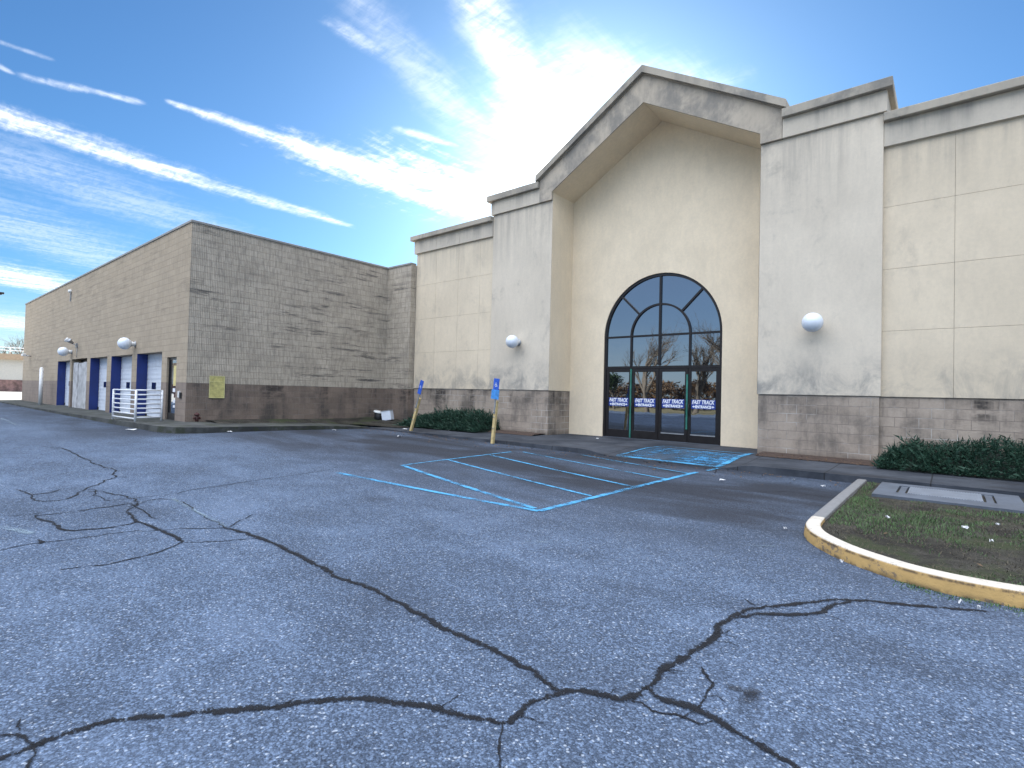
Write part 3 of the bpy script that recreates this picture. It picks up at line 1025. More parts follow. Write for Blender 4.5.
g = {}
for i, x in enumerate(xs):
    for j, y in enumerate(ys):
        g[i, j] = (x, y)
vs_ = {}
for i in range(len(xs) - 1):
    for j in range(len(ys) - 1):
        cs = [(i, j), (i + 1, j), (i + 1, j + 1), (i, j + 1)]
        if all(in_island(*g[c], m=.03) for c in cs):
            for c in cs:
                if c not in vs_:
                    vs_[c] = b.verts.new((*g[c], soil_z(*g[c])))
            f = b.faces.new([vs_[c] for c in cs])
            f.smooth = True
tag(link('island_soil', b, M['soil']), kind='structure')

# grass, dead straw and leaf crumbs on the island
def blades(name, count, region, mat, hmin, hmax, wmin, lean, zf, dens):
    b = NB()
    made = tries = 0
    while made < count and tries < count * 12:
        tries += 1
        x, y = region()
        if not dens(x, y):
            continue
        made += 1
        h_ = random.uniform(hmin, hmax)
        a = random.uniform(0, 6.283)
        ln = random.uniform(.2, lean) * h_
        dxy = Vector((math.cos(a), math.sin(a)))
        sd_ = Vector((-dxy.y, dxy.x)) * random.uniform(wmin, wmin * 2)
        z = zf(x, y)
        p = Vector((x, y))
        q = p + dxy * ln * .4
        e = p + dxy * ln
        v = [b.verts.new((*(p - sd_), z - .005)), b.verts.new((*(p + sd_), z - .005)), b.verts.new((*(q + sd_ * .7), z + h_ * .6)), b.verts.new((*(q - sd_ * .7), z + h_ * .6)), b.verts.new((*e, z + h_))]
        b.faces.new(v[:4])
        b.faces.new((v[3], v[2], v[4]))
    return tag(link(name, b, mat, uv=False), kind='stuff')


def isl():
    return random.uniform(-1.2, 3.2), random.uniform(5.35, 11.0)


def gpatch(x, y):
    if not in_island(x, y, .19) or (-.95 < x < .85 and 9.4 < y < 11.1):
        return False
    d = mnoise.noise(Vector((x * 1.3, y * .9, 4))) + .6 * mnoise.noise(Vector((x * 4, y * 3, 9)))
    mid = math.exp(-((y - 7.9) / 1.0) ** 2) * .85 + math.exp(-((x + 1.0) / .13) ** 2) * (.7 if y > 8.5 else .1)
    return d + mid > random.uniform(.12, .75)


tag(blades('grass', 19000, isl, M['grass'], .010, .042, .0016, 1.4, soil_z, gpatch), kind='stuff')
tag(blades('dead_grass', 17000, isl, M['dead_grass'], .004, .02, .0018, 4.0, soil_z,
           lambda x, y: in_island(x, y, .19) and not (-.95 < x < .85 and 9.4 < y < 11.1) and mnoise.noise(Vector((x * 1.7, y * 1.7, 14))) > random.uniform(-.7, .4)), kind='stuff')


def foot():
    t = random.random()
    return random.uniform(-.5, 2.2), 0


def kerb_foot():
    x = random.uniform(-.35, 2.5)
    P = outer
    for (xa, ya), (xb, yb) in zip(P[3:], P[4:]):
        if xa <= x <= xb:
            y = ya + (yb - ya) * (x - xa) / (xb - xa)
            return x, y - .02 - abs(random.gauss(0, .07))
    return x, 5.3


tag(blades('moss', 1600, kerb_foot, M['grass'], .006, .022, .0018, 1.4, hgt,
           lambda x, y: mnoise.noise(Vector((x * 3, 1, 5))) + .25 > random.uniform(0, .6)), kind='stuff')

# ---------------------------------------------------------------- the store
YP, YW, YR = 13.56, 13.66, 14.767
store = thing('store_building', 'large cream stucco store building with gabled entrance bay and arched glass doorway', 'building', (-6.69, 13.56, 0))
XL0, XL1 = -16.4, -12.31       # left panel wall
XA, XB, XC_, XD = -12.31, -9.785, -3.60, -1.145   # pilasters
XR1 = 26.0
LEDGE = 1.646


def panel_wall(x0, x1, joints_x, joints_z, ztop):
    YW = 13.60 if x0 < -10 else 13.66
    b = NB()
    zs = [LEDGE] + joints_z + [ztop]
    xx = [x0] + joints_x + [x1]
    gp = .003
    for i in range(len(xx) - 1):
        for j in range(len(zs) - 1):
            box(b, xx[i] + (gp if i else 0), xx[i + 1] - (gp if i < len(xx) - 2 else 0), YW, YW + .03,
                zs[j] + (gp if j else 0), zs[j + 1] - (gp if j < len(zs) - 2 else 0), 0)
    box(b, x0 + .002, x1 - .002, YW + .012, YW + 2.6, LEDGE + .002, ztop - .002, 1)
    return link('panel_wall', b, [M['stucco'], M['joint']], store)


jz = [3.035, 4.352, 5.688]
panel_wall(XL0, XL1 + .1, [-15.25, -14.03, -12.93], jz, 6.975)
panel_wall(XD - .1, XR1, [.034 + 1.22 * i for i in range(20)], jz, 6.975)
for x0, x1, oL in ((XL0, XA, .1), (XD, XR1, 0)):
    YW = 13.60 if oL else 13.66
    b = NB()
    xx = [x0 - oL, -15.22, -13.95, x1] if oL else [x0, 2.5, 6.2, 9.9, x1]
    for i in range(len(xx) - 1):
        box(b, xx[i] + (.005 if i else 0), xx[i + 1] - (.005 if i < len(xx) - 2 else 0), YW - .07, YW + 2.55, 6.98, 7.49)
    box(b, x0 - oL * .6, x1, YW - .04, YW + 2.5, 6.97, 6.981)
    link('parapet_band', b, M['stucco_band'], store, bevel=.006)
    b = NB()
    box(b, x0 - oL - (.13 if oL else 0), x1, YW - .20, YW + 2.7, 7.492, 7.67)
    link('coping', b, M['coping'], store, bevel=.015)
# pilasters
for x0, x1, out in ((XA, XB, -1), (XC_, XD, 1)):
    b = NB()
    box(b, x0, x1, YP, YP + 2.6, LEDGE, 7.70)
    link('pilaster', b, M['stucco_pilaster'], store, bevel=.012)
    b = NB()
    if out < 0:
        box(b, x0 - .06, -10.27, YP - .07, YP + 2.6, 7.705, 8.16)
    else:
        box(b, -3.11, x1 + .06, YP - .07, YP + 2.6, 7.705, 8.16)
    link('parapet_band', b, M['stucco_band'], store, bevel=.006)
    b = NB()
    if out < 0:
        box(b, x0 - .19, -10.27, YP - .18, YP + 2.7, 8.163, 8.37)
    else:
        box(b, -3.11, x1 + .16, YP - .18, YP + 2.7, 8.163, 8.37)
    link('coping', b, M['coping'], store, bevel=.015)
# block base, set back a little under the stucco
for x0, x1, y0, y1 in ((XL0, XA + .03, 13.63, YW + 2.5), (XA + .03, XB - .02, YP + .03, YP + 2.4), (XC_ + .02, XD - .03, YP + .03, YP + 2.4), (XD - .03, XR1, YW + .03, YW + 2.5)):
    b = NB()
    box(b, x0, x1, y0, y1, 0, LEDGE - .004)
    link('block_base', b, M['base_block'], store)
# recessed entrance wall with the arched opening
DX0, DX1, FLOOR, SPRING = -8.515, -4.835, .235, 3.37
DXC, RAD = (DX0 + DX1) / 2, (DX1 - DX0) / 2
PK, SP0 = 9.777, 7.958
XC0 = (XB + XC_) / 2


def soffit(x):
    return PK - (PK - SP0) * abs(x - XC0) / (XC_ - XC0)


b = NB()
def face2(pts):
    quad(b, [(x, YR, z) for x, z in pts])


face2([(XB, .1), (DX0, .1), (DX0, SPRING), (XB, SPRING)])
face2([(DX1, .1), (XC_, .1), (XC_, SPRING), (DX1, SPRING)])
n = 48
arc = [(DXC - RAD * math.cos(math.pi * i / n), SPRING + RAD * math.sin(math.pi * i / n)) for i in range(n + 1)]
face2([(XB, SPRING), (DX0, SPRING), (DX0, soffit(DX0) + .15), (XB, soffit(XB) + .15)])
face2([(DX1, SPRING), (XC_, SPRING), (XC_, soffit(XC_) + .15), (DX1, soffit(DX1) + .15)])
for (x0, z0), (x1, z1) in zip(arc, arc[1:]):
    mids = [(x0, z0), (x1, z1), (x1, soffit(x1) + .15), (x0, soffit(x0) + .15)]
    face2(mids)
# reveal of the opening
rev = [(DX0, .1)] + arc + [(DX1, .1)]
for (x0, z0), (x1, z1) in zip(rev, rev[1:]):
    quad(b, [(x0, YR, z0), (x0, YR + .30, z0), (x1, YR + .30, z1), (x1, YR, z1)])
link('entrance_wall', b, M['stucco_recess'], store)
# gable frame
GO, GE = 3.575, 8.43
GP = 10.58
gx = XC0
out = [(gx - GO, 7.706), (gx - 3.095, 7.706), (gx - 3.095, SP0), (gx, PK), (gx + 3.095, SP0), (gx + 3.095, 7.706), (gx + GO, 7.706), (gx + GO, GE), (gx, GP), (gx - GO, GE)]
b = NB()
A = [b.verts.new((x, YP - .075, z)) for x, z in out]
Bk = [b.verts.new((x, YP + 2.8, z)) for x, z in out]
for i in range(len(out)):
    b.faces.new((A[i], Bk[i], Bk[(i + 1) % len(out)], A[(i + 1) % len(out)]))
for VV in (A, Bk):
    for ids in ((0, 1, 2, 9), (9, 2, 3, 8), (8, 3, 4, 7), (7, 4, 5, 6)):
        b.faces.new([VV[i] for i in ids])
# left lower block and right lower block
bmesh.ops.recalc_face_normals(b, faces=b.faces[:])
link('gable', b, M['stucco_gable'], store)
b = NB()
sl_ = (GP - GE) / GO
for s in (-1, 1):
    pr = [(gx, GP + .003), (gx + s * (GO + .10), GE - .1 * sl_ + .003), (gx + s * (GO + .10), GE - .1 * sl_ + .19), (gx, GP + .20)]
    prism(b, pr, YP - .20, YP + 2.9)
link('coping', b, M['coping'], store)
b = NB()
for s in (-1, 1):
    pr = [(gx, GP - .03), (gx + s * GO, GE - .03), (gx + s * GO, GE + .002), (gx, GP + .002)]
    prism(b, pr, YP - .10, YP - .076)
link('drip_edge', b, M['joint'], store)
# soffit and reveal faces painted like the recess
b = NB()
for s in (-1, 1):
    quad(b, [(gx + s * 3.092, YP - .05, SP0 - .004), (gx, YP - .05, PK - .004), (gx, YR + .01, PK - .004), (gx + s * 3.092, YR + .01, SP0 - .004)])
link('soffit', b, M['stucco_recess'], store)
b = NB()
quad(b, [(XB + .004, YP + .004, LEDGE), (XB + .004, YR, LEDGE), (XB + .004, YR, SP0), (XB + .004, YP + .004, SP0)])
link('reveal', b, M['stucco_recess'], store)
b = NB()
quad(b, [(XC_ - .004, YP + .004, LEDGE), (XC_ - .004, YR, LEDGE), (XC_ - .004, YR, SP0), (XC_ - .004, YP + .004, SP0)])
link('reveal', b, M['stucco_recess'], store)
b = NB()
box(b, XL0 + .02, XR1, YP + 2.55, 48, 0, 6.9)
link('rear_block', b, M['stucco'], store)

# ---- arched window over four doors
FY = YR + .035        # front of the frames
HEAD = 2.385
win = NB()
fw = .055


def arc_bar(b, r, wd, a0, a1, y0, y1, n=40):
    prev = None
    for i in range(n + 1):
        a = a0 + (a1 - a0) * i / n
        c, s = math.cos(a), math.sin(a)
        cur = [b.verts.new((DXC + rr * c, yy, SPRING + rr * s)) for rr, yy in ((r - wd, y0), (r, y0), (r, y1), (r - wd, y1))]
        if prev:
            for k in range(4):
                b.faces.new((prev[k], cur[k], cur[(k + 1) % 4], prev[(k + 1) % 4]))
        prev = cur


def bar(b, x0, z0, x1, z1, wd, y0, y1):
    d = Vector((x1 - x0, z1 - z0)).normalized()
    nn = Vector((-d.y, d.x)) * wd * .5
    prism(b, [(x0 - nn.x, z0 - nn.y), (x1 - nn.x, z1 - nn.y), (x1 + nn.x, z1 + nn.y), (x0 + nn.x, z0 + nn.y)], y0, y1)


b = NB()
Y1 = FY + .11
arc_bar(b, RAD - .001, .075, 0, math.pi, FY, Y1)
R2 = RAD * .5 + .03
arc_bar(b, R2, fw, 0, math.pi, FY + .002, Y1 - .002)
bar(b, DXC, SPRING - .9, DXC, SPRING + RAD - .05, fw * 1.1, FY + .006, Y1 - .006)
for s in (-1, 1):
    c_ = math.cos(math.radians(45)) * s
    bar(b, DXC + c_ * (R2 - .02), SPRING + .7071 * (R2 - .02), DXC + c_ * (RAD - .05), SPRING + .7071 * (RAD - .05), fw, FY + .004, Y1 - .004)
    bar(b, DXC + s * RAD * .5, HEAD, DXC + s * RAD * .5, SPRING, fw, FY + .008, Y1 - .008)
bar(b, DX0 + .04, SPRING, DX1 - .04, SPRING, fw, FY + .010, Y1 - .010)
bar(b, DX0 + .04, HEAD + .03, DX1 - .04, HEAD + .03, .075, FY + .012, Y1 - .012)
for x in (DX0 + .038, DX1 - .038):
    bar(b, x, .2, x, SPRING, .075, FY + .001, Y1 - .001)
window = link('arched_window', b, M['bronze'], store)
PY = FY + .055


def pane(pts):
    pb = NB()
    A = [pb.verts.new((x, PY, z)) for x, z in pts]
    B2 = [pb.verts.new((x, PY + .012, z)) for x, z in pts]
    pb.faces.new(A)
    pb.faces.new(B2[::-1])
    for i in range(len(pts)):
        pb.faces.new((A[i], B2[i], B2[(i + 1) % len(pts)], A[(i + 1) % len(pts)]))
    bmesh.ops.recalc_face_normals(pb, faces=pb.faces[:])
    return link('pane', pb, M['glass'], window)


def P(r, a):
    return (DXC + r * math.cos(a), SPRING + r * math.sin(a))


q4, h2, pi = math.pi / 4, math.pi / 2, math.pi
ro, ri, ri2 = RAD - .04, R2 - .01, R2 - .03
for a0, a1 in ((0, q4), (q4, h2), (h2, 3 * q4), (3 * q4, pi)):
    pane([P(ri, a0 + (a1 - a0) * i / 10) for i in range(11)] + [P(ro, a1 - (a1 - a0) * i / 10) for i in range(11)])
for a0, a1 in ((0, h2), (h2, pi)):
    pane([(DXC, SPRING)] + [P(ri2, a0 + (a1 - a0) * i / 12) for i in range(13)])
xs4 = [DX0 + .03, DXC - RAD * .5, DXC, DXC + RAD * .5, DX1 - .03]
for x0, x1 in zip(xs4, xs4[1:]):
    pane([(x0, HEAD), (x1, HEAD), (x1, SPRING), (x0, SPRING)])


def text_faces(body, size, shear, bold=0.0, mat_index=0):
    cu = bpy.data.curves.new('letters', 'FONT')
    cu.body = body
    cu.size = size
    cu.align_x = 'CENTER'
    cu.shear = shear
    cu.offset = bold
    cu.resolution_u = 3
    o = bpy.data.objects.new('letters', cu)
    COL.objects.link(o)
    dg = bpy.context.evaluated_depsgraph_get()
    me = bpy.data.meshes.new_from_object(o.evaluated_get(dg))
    bpy.data.objects.remove(o)
    bpy.data.curves.remove(cu)
    return me


def add_text(b, body, size, shear, bold, cx, y, z, mi, fit=None):
    me = text_faces(body, size, shear, bold)
    xsv = [v.co.x for v in me.vertices]
    k = 1.0
    if fit:
        k = fit / (max(xsv) - min(xsv))
    mid = (max(xsv) + min(xsv)) / 2
    vv = [b.verts.new((cx + (v.co.x - mid) * k, y, z + v.co.y)) for v in me.vertices]
    for p in me.polygons:
        try:
            b.faces.new([vv[i] for i in p.vertices]).material_index = mi
        except ValueError:
            pass
    bpy.data.meshes.remove(me)


dw = (DX1 - DX0 - .15) / 4
for i in range(4):
    x0 = DX0 + .075 + dw * i + .006
    x1 = x0 + dw - .012
    b = NB()
    z0, z1 = FLOOR + .015, HEAD - .012
    st, tr, br_ = .085, .10, .24
    box(b, x0, x0 + st, FY + .02, FY + .075, z0, z1)
    box(b, x1 - st, x1, FY + .02, FY + .075, z0, z1)
    box(b, x0 + st, x1 - st, FY + .021, FY + .074, z1 - tr, z1)
    box(b, x0 + st, x1 - st, FY + .021, FY + .074, z0, z0 + br_)
    door = link('entrance_door', b, M['bronze'], store, bevel=.004)
    b = NB()
    box(b, x0 + st - .005, x1 - st + .005, FY + .045, FY + .055, z0 + br_ - .005, z1 - tr + .005)
    link('glass_pane', b, M['glass'], door)
    b = NB()
    sx0, sx1 = x0 + st + .01, x1 - st - .01
    box(b, sx0, sx1, FY + .038, FY + .0445, 1.215, 1.475, 0)
    cx = (sx0 + sx1) / 2
    sw = sx1 - sx0
    add_text(b, 'FAST TRACK', .155, .28, .006, cx, FY + .0365, 1.352, 1, fit=sw * .94)
    add_text(b, 'ENTRANCE', .105, .0, .006, cx, FY + .0365, 1.238, 1, fit=sw * .66)
    for s in (-1, 1):
        xc = cx + s * sw * .42
        f = b.faces.new([b.verts.new((xc + s * .028, FY + .0365, 1.275)), b.verts.new((xc - s * .028, FY + .0365, 1.31)), b.verts.new((xc - s * .028, FY + .0365, 1.24))])
        f.material_index = 1
        box(b, xc - .055 if s > 0 else xc + .03, xc - .03 if s > 0 else xc + .055, FY + .0365, FY + .0378, 1.262, 1.288, 1)
    link('door_sticker', b, [M['sticker_blue'], M['sticker_white']], door)
    b = NB()
    hx = x1 - st * .5 if i in (0, 2) else x0 + st * .5
    tube(b, [(hx, FY + .02, 1.0), (hx, FY - .03, 1.02), (hx, FY - .03, 1.32), (hx, FY + .02, 1.34)], .012, 8)
    link('door_handle', b, M['bronze'], door)
    if i in (0, 2):
        b = NB()
        box(b, x1 - .035, x1 + .012, FY - .004, FY + .019, z0 + .01 if i == 0 else .62, z1 - .005 if i == 0 else z1 - .18)
        link('green_edge_strip', b, M['green_strip'], door)
    if i in (2, 3):
        b = NB()
        box(b, x0 + st, x1 - st, FY + .012, FY + .021, z0 + br_ - .035, z0 + br_ - .004)
        link('door_sweep', b, M['grey_metal'], door)
b = NB()
box(b, DX0, DX1, YR + .02, YR + .34, .1, FLOOR + .012)
link('threshold', b, M['conc'], store)
b = NB()
box(b, DX0 - .2, DX1 + .2, YR + .34, YR + .4, .1, SPRING + RAD + .2)
link('back_panel', b, M['black'], store)

# ---------------------------------------------------------------- the service wing
YG, XG, XF, XI = 6.014, -17.914, -46.378, 13.34
WTOP, WL = 6.53, 1.604
wing = thing('service_wing', 'grey brown concrete block service wing with blue trimmed overhead doors', 'building', (-32, 9.5, 0))
openings = [(-36.0, -33.25, 2.62), (-32.95, -29.95, 2.66), (-29.40, -26.70, 2.64), (-26.10, -23.38, 2.63), (-22.80, -20.15, 2.63), (-19.67, -18.80, 2.42)]
bu = NB()
piers = {}


def pier(x):
    key = sum(1 for o_ in openings if o_[0] < x)
    if key not in piers:
        piers[key] = NB()
    return piers[key]


bx = sorted({XF, XG} | {v for o_ in openings for v in o_[:2]})
bz = sorted({0.0, WL, WTOP - .005, 2.62, 2.66, 2.64, 2.63, 2.42})
for x0, x1 in zip(bx, bx[1:]):
    op = next((o_ for o_ in openings if o_[0] <= x0 + .01 and o_[1] >= x1 - .01), None)
    for z0, z1 in zip(bz, bz[1:]):
        if op and z1 <= op[2] + .001:
            continue
        quad(bu if z0 >= WL - .001 else pier((x0 + x1) / 2), [(x0, YG, z0), (x1, YG, z0), (x1, YG, z1), (x0, YG, z1)])
RD = .40
for x0, x1, zt in openings:
    for z0, z1 in ((0, WL), (WL, zt)):
        quad(bu if z0 else pier(x1 + .05), [(x1, YG, z0), (x1, YG + RD, z0), (x1, YG + RD, z1), (x1, YG, z1)])
        quad(bu if z0 else pier(x0 - .05), [(x0, YG + RD, z0), (x0, YG, z0), (x0, YG, z1), (x0, YG + RD, z1)])
    quad(bu, [(x0, YG, zt), (x1, YG, zt), (x1, YG + RD, zt), (x0, YG + RD, zt)])
link('front_wall', bu, M['wing_front'], wing)
for bl_ in piers.values():
    bmesh.ops.remove_doubles(bl_, verts=bl_.verts[:], dist=.0005)
    link('front_base', bl_, M['wing_base_front'], wing)
b = NB()
quad(b, [(XG, YG, WL), (XG, XI, WL), (XG, XI, WTOP), (XG, YG, WTOP)])
quad(b, [(XG, XI, WL), (-16.42, XI, WL), (-16.42, XI, WTOP), (XG, XI, WTOP)])
quad(b, [(-16.42, XI, WL), (-16.42, XI + .4, WL), (-16.42, XI + .4, WTOP), (-16.42, XI, WTOP)])
link('side_wall', b, M['wing_side'], wing)
b = NB()
quad(b, [(XG, YG, 0), (XG, XI, 0), (XG, XI, WL), (XG, YG, WL)])
quad(b, [(XG, XI, 0), (-16.42, XI, 0), (-16.42, XI, WL), (XG, XI, WL)])
quad(b, [(-16.42, XI, 0), (-16.42, XI + .4, 0), (-16.42, XI + .4, WL), (-16.42, XI, WL)])
link('side_base', b, M['wing_base'], wing)
b = NB()
quad(b, [(XF, 42, 0), (XF, YG, 0), (XF, YG, WTOP), (XF, 42, WTOP)])
quad(b, [(XF, YG, WTOP), (XG, YG, WTOP), (XG, 42, WTOP), (XF, 42, WTOP)])
quad(b, [(XG, XI, WTOP - .01), (-16.42, XI, WTOP - .01), (-16.42, 42, WTOP - .01), (XG, 42, WTOP - .01)])
quad(b, [(-16.42, 42, 0), (XF, 42, 0), (XF, 42, WTOP), (-16.42, 42, WTOP)])
link('rear_shell', b, M['wing_front'], wing)
b = NB()
box(b, XF - .03, XG + .03, YG - .03, YG + .25, WTOP, WTOP + .075)
box(b, XG - .25, XG + .03, YG + .2502, XI + .02, WTOP, WTOP + .075)
box(b, XG + .0302, -16.42, XI - .03, XI + .25, WTOP, WTOP + .075)
link('coping', b, M['wing_coping'], wing, bevel=.01)
for k, (x0, x1, zt) in enumerate(openings[:5]):
    if k == 1:
        b = NB()
        box(b, x0, x1, YG + RD - .02, YG + RD + .02, 0, zt)
        link('dark_backing', b, M['black'], wing)
        b = NB()
        for j in range(3):
            ww = (x1 - x0 - .12) / 3
            box(b, x0 + .06 + ww * j + .004, x0 + .06 + ww * (j + 1) - .004, YG + .07 + .012 * (j % 2), YG + .10 + .012 * (j % 2), .30, zt - .16 - .03 * (j == 1))
        link('board_panel', b, M['board'], wing, bevel=.004)
        continue
    b = NB()
    zs_ = [.30 + (zt - .30) * j / 5 for j in range(6)]
    for j in range(5):
        box(b, x0 + .004, x1 - .004, YG + RD - .06, YG + RD - .02, zs_[j] + .004, zs_[j + 1] - .004)
        for r_ in range(3):
            zz = zs_[j] + (zs_[j + 1] - zs_[j]) * (r_ + .5) / 3
            box(b, x0 + .02, x1 - .02, YG + RD - .066, YG + RD - .0602, zz - .03, zz + .03)
    box(b, x0, x1, YG + RD - .015, YG + RD, 0, zt)
    gd = link('overhead_door', b, M['door_white'], wing, bevel=.004)
    b = NB()
    xc = {0: -34.95, 2: -28.35, 3: -25.05, 4: -22.0}[k]
    box(b, xc - .22, xc + .22, YG + RD - .075, YG + RD - .061, 1.36, 1.60)
    link('door_window', b, M['glass'], gd)
    b = NB()
    box(b, x0 + .02, x0 + .14, YG + RD - .09, YG + RD - .067, .36, .46)
    link('door_latch', b, M['black'], gd)
    b = NB()
    box(b, x0 - .001, x0 + .025, YG + .004, YG + RD - .07, .2, zt - .001)
    link('blue_jamb', b, M['blue_paint'], wing)
# entry door in the wing
x0, x1, zt = openings[5]
b = NB()
box(b, x0, x0 + .06, YG + .06, YG + .12, .2, zt)
box(b, x1 - .05, x1, YG + .06, YG + .12, .2, zt)
box(b, x0 + .06, x1 - .05, YG + .061, YG + .119, zt - .08, zt)
box(b, x0 + .06, x1 - .05, YG + .061, YG + .119, .2, .62)
ed = link('entry_door', b, M['bronze'], wing)
b = NB()
box(b, x0 + .05, x1 - .04, YG + .085, YG + .1, .6, zt - .07)
link('glass_pane', b, M['glass'], ed)
b = NB()
box(b, x0, x1, YG + .2, YG + RD, 0, zt)
link('dark_backing', b, M['black'], wing)
b = NB()
box(b, x0 + .40, x1 - .06, YG + .078, YG + .084, 1.50, 2.15)  # yellow panel painting the sunlit scene mirrored in the glass
link('reflection_panel', b, plain('painted_reflection', (.62, .52, .22), .7), ed)
for z0, z1, xa, mt in ((1.30, 1.42, .38, 'sticker_white'), (1.12, 1.24, .5, 'red_paint'), (.95, 1.05, .42, 'sticker_white'), (.80, .88, .45, 'sticker_white')):
    b = NB()
    box(b, x0 + xa, x0 + xa + .2, YG + .078, YG + .084, z0, z1)
    link('door_notice', b, M[mt], ed)

# ---------------------------------------------------------------- lamps and fittings on the walls
RY90 = Matrix.Rotation(R(90), 4, 'X')     # local +Z -> world -Y


def make_globe():
    t = thing('globe_lamp', 'white globe lamp on the right entrance pilaster', 'lamp', (-2.38, YP, 3.26), 'white globe wall lamps')
    b = NB()
    r = .215
    T = Matrix.Translation((0, -.33, 0))
    prof = [(r * math.sin(a), -r * math.cos(a)) for a in span(0, math.pi, 20)]
    prof[0], prof[-1] = (0, -r), (0, r)
    lathe(b, prof, 32, T)
    link('globe', b, M['globe'], t, world=False)
    b = NB()
    lathe(b, [(0, .13), (.085, .13), (.09, .10), (.075, .05), (.075, .0), (0, 0)], 20, RY90)
    link('lamp_neck', b, M['white_paint'], t, world=False)
    b = NB()
    lathe(b, [(0, .03), (.10, .03), (.115, .015), (.115, 0), (0, 0)], 20, RY90)
    link('wall_plate', b, M['grey_metal'], t, world=False)
    return t


gl = make_globe()
dup(gl, (-11.05, YP, 3.22), label='white globe lamp on the left entrance pilaster, above the second blue sign')
dup(gl, (-23.05, YG, 2.99), label='white globe lamp above the railing on the service wing front')
dup(gl, (-32.95, YG, 3.02), label='white globe lamp above the weathered board panel, farthest from the entrance')

t = thing('flood_light', 'small grey twin flood light on an arm above the board panel', 'lamp', (-31.9, YG, 3.4))
b = NB()
box(b, -31.98, -31.82, YG - .06, YG, 3.2, 3.4)
tube(b, [(-31.9, YG - .03, 3.3), (-31.9, YG - .2, 3.36)], .02)
tube(b, [(-31.9, YG - .01, 3.2), (-31.9, YG - .01, 2.72)], .012)
link('arm', b, M['grey_metal'], t)
for s in (-1, 1):
    b = NB()
    MM = Matrix.Translation((-31.9 + s * .22, YG - .26, 3.42 + .06 * (s < 0))) @ Matrix.Rotation(R(55), 4, 'X') @ Matrix.Rotation(R(20 * s), 4, 'Y')
    lathe(b, [(0, .16), (.11, .16), (.10, .1), (.06, 0), (.05, -.08), (0, -.08)], 16, MM)
    link('lamp_head', b, M['white_paint'] if s < 0 else M['grey_metal'], t)
t = thing('wall_light', 'tiny white light fitting high on the service wing front', 'lamp', (-33.57, YG, 6.0))
b = NB()
lathe(b, [(0, .14), (.06, .13), (.09, .06), (.09, 0), (0, 0)], 14, Matrix.Translation((-33.57, YG, 6.05)) @ RY90)
link('lamp_cap', b, M['white_paint'], t)
b = NB()
box(b, -33.60, -33.54, YG - .05, YG, 5.55, 5.95)
link('bracket', b, M['grey_metal'], t)
t = thing('wall_camera', 'pale wall mounted security camera near the far end of the service wing', 'camera', (-43.6, YG, 3.1))
b = NB()
tube(b, [(-43.6, YG, 3.1), (-43.6, YG - .25, 3.12)], .03)
link('bracket', b, M['grey_metal'], t)
b = NB()
box(b, -44.2, -43.55, YG - .40, YG - .24, 3.10, 3.24)
link('camera_body', b, M['white_paint'], t, bevel=.02)

# yellow notice board on the side wall (blank in the photograph)
t = thing('yellow_sign', 'faded yellow rectangular sign on the service wing side wall', 'sign', (XG, 6.88, 1.15))
b = NB()
box(b, XG + .005, XG + .022, 6.66, 7.11, 1.15, 1.84)
link('panel', b, M['yellow_sign'], t, bevel=.003)
b = NB()
for y0, y1, z0, z1 in ((6.655, 6.672, 1.145, 1.845), (7.098, 7.115, 1.145, 1.845), (6.6725, 7.0975, 1.145, 1.162), (6.6725, 7.0975, 1.655, 1.667), (6.6725, 7.0975, 1.828, 1.845)):
    box(b, XG + .018, XG + .028, y0, y1, z0, z1)
link('rim', b, plain('pale_yellow_rim', (.62, .58, .28), .6), t)

t = thing('intercom_box', 'small white intercom box beside the wing entry door', 'intercom', (-18.4, YG, 1.16))
b = NB()
box(b, -18.47, -18.36, YG - .05, YG - .001, 1.14, 1.34)
link('housing', b, M['white_paint'], t, bevel=.006)
b = NB()
box(b, -18.35, -18.24, YG - .045, YG - .001, 1.12, 1.30)
link('cover', b, M['black'], t, bevel=.006)

t = thing('standpipe', 'dark red standpipe stub at the foot of the wing side wall', 'standpipe', (XG + .18, 6.28, .40))
b = NB()
tube(b, [(XG + .18, 6.28, .38), (XG + .18, 6.28, .62)], .05, 12)
lathe(b, [(0, .70), (.04, .69), (.07, .65), (.08, .62), (.05, .60), (0, .60)], 14, Matrix.Translation((XG + .18, 6.28, 0)))
link('pipe', b, M['red_paint'], t)
for s in (-1, 1):
    b = NB()
    lathe(b, [(0, .09), (.045, .09), (.045, .07), (.035, .06), (.035, 0), (0, 0)], 12, Matrix.Translation((XG + .18, 6.28, .53)) @ Matrix.Rotation(R(90 * s), 4, 'X'))
    link('outlet', b, M['red_paint'], t)

# white pipe railing by the doors
t = thing('handrail', 'white pipe railing of many bars by the wing doors', 'railing', (-19, 5.05, .38))


def rail_panel(a, c, z0, z1, nbar, first):
    a, c = Vector(a), Vector(c)
    for p, mk in ((a, first), (c, True)):
        if mk:
            b = NB()
            tube(b, [(p.x, p.y, z0 - .05), (p.x, p.y, z1 + .01)], .032, 10)
            link('post', b, M['white_rail'], t)
    for i in range(nbar):
        z = z0 + .14 + (z1 - z0 - .14) * i / (nbar - 1)
        b = NB()
        tube(b, [(a.x, a.y, z), (c.x, c.y, z)], .022, 8)
        link('rail_bar', b, M['white_rail'], t)


rail_panel((-20.97, 4.93), (-18.98, 5.02), .33, 1.33, 7, True)
rail_panel((-18.98, 5.02), (-19.02, 5.72), .37, 1.34, 7, False)

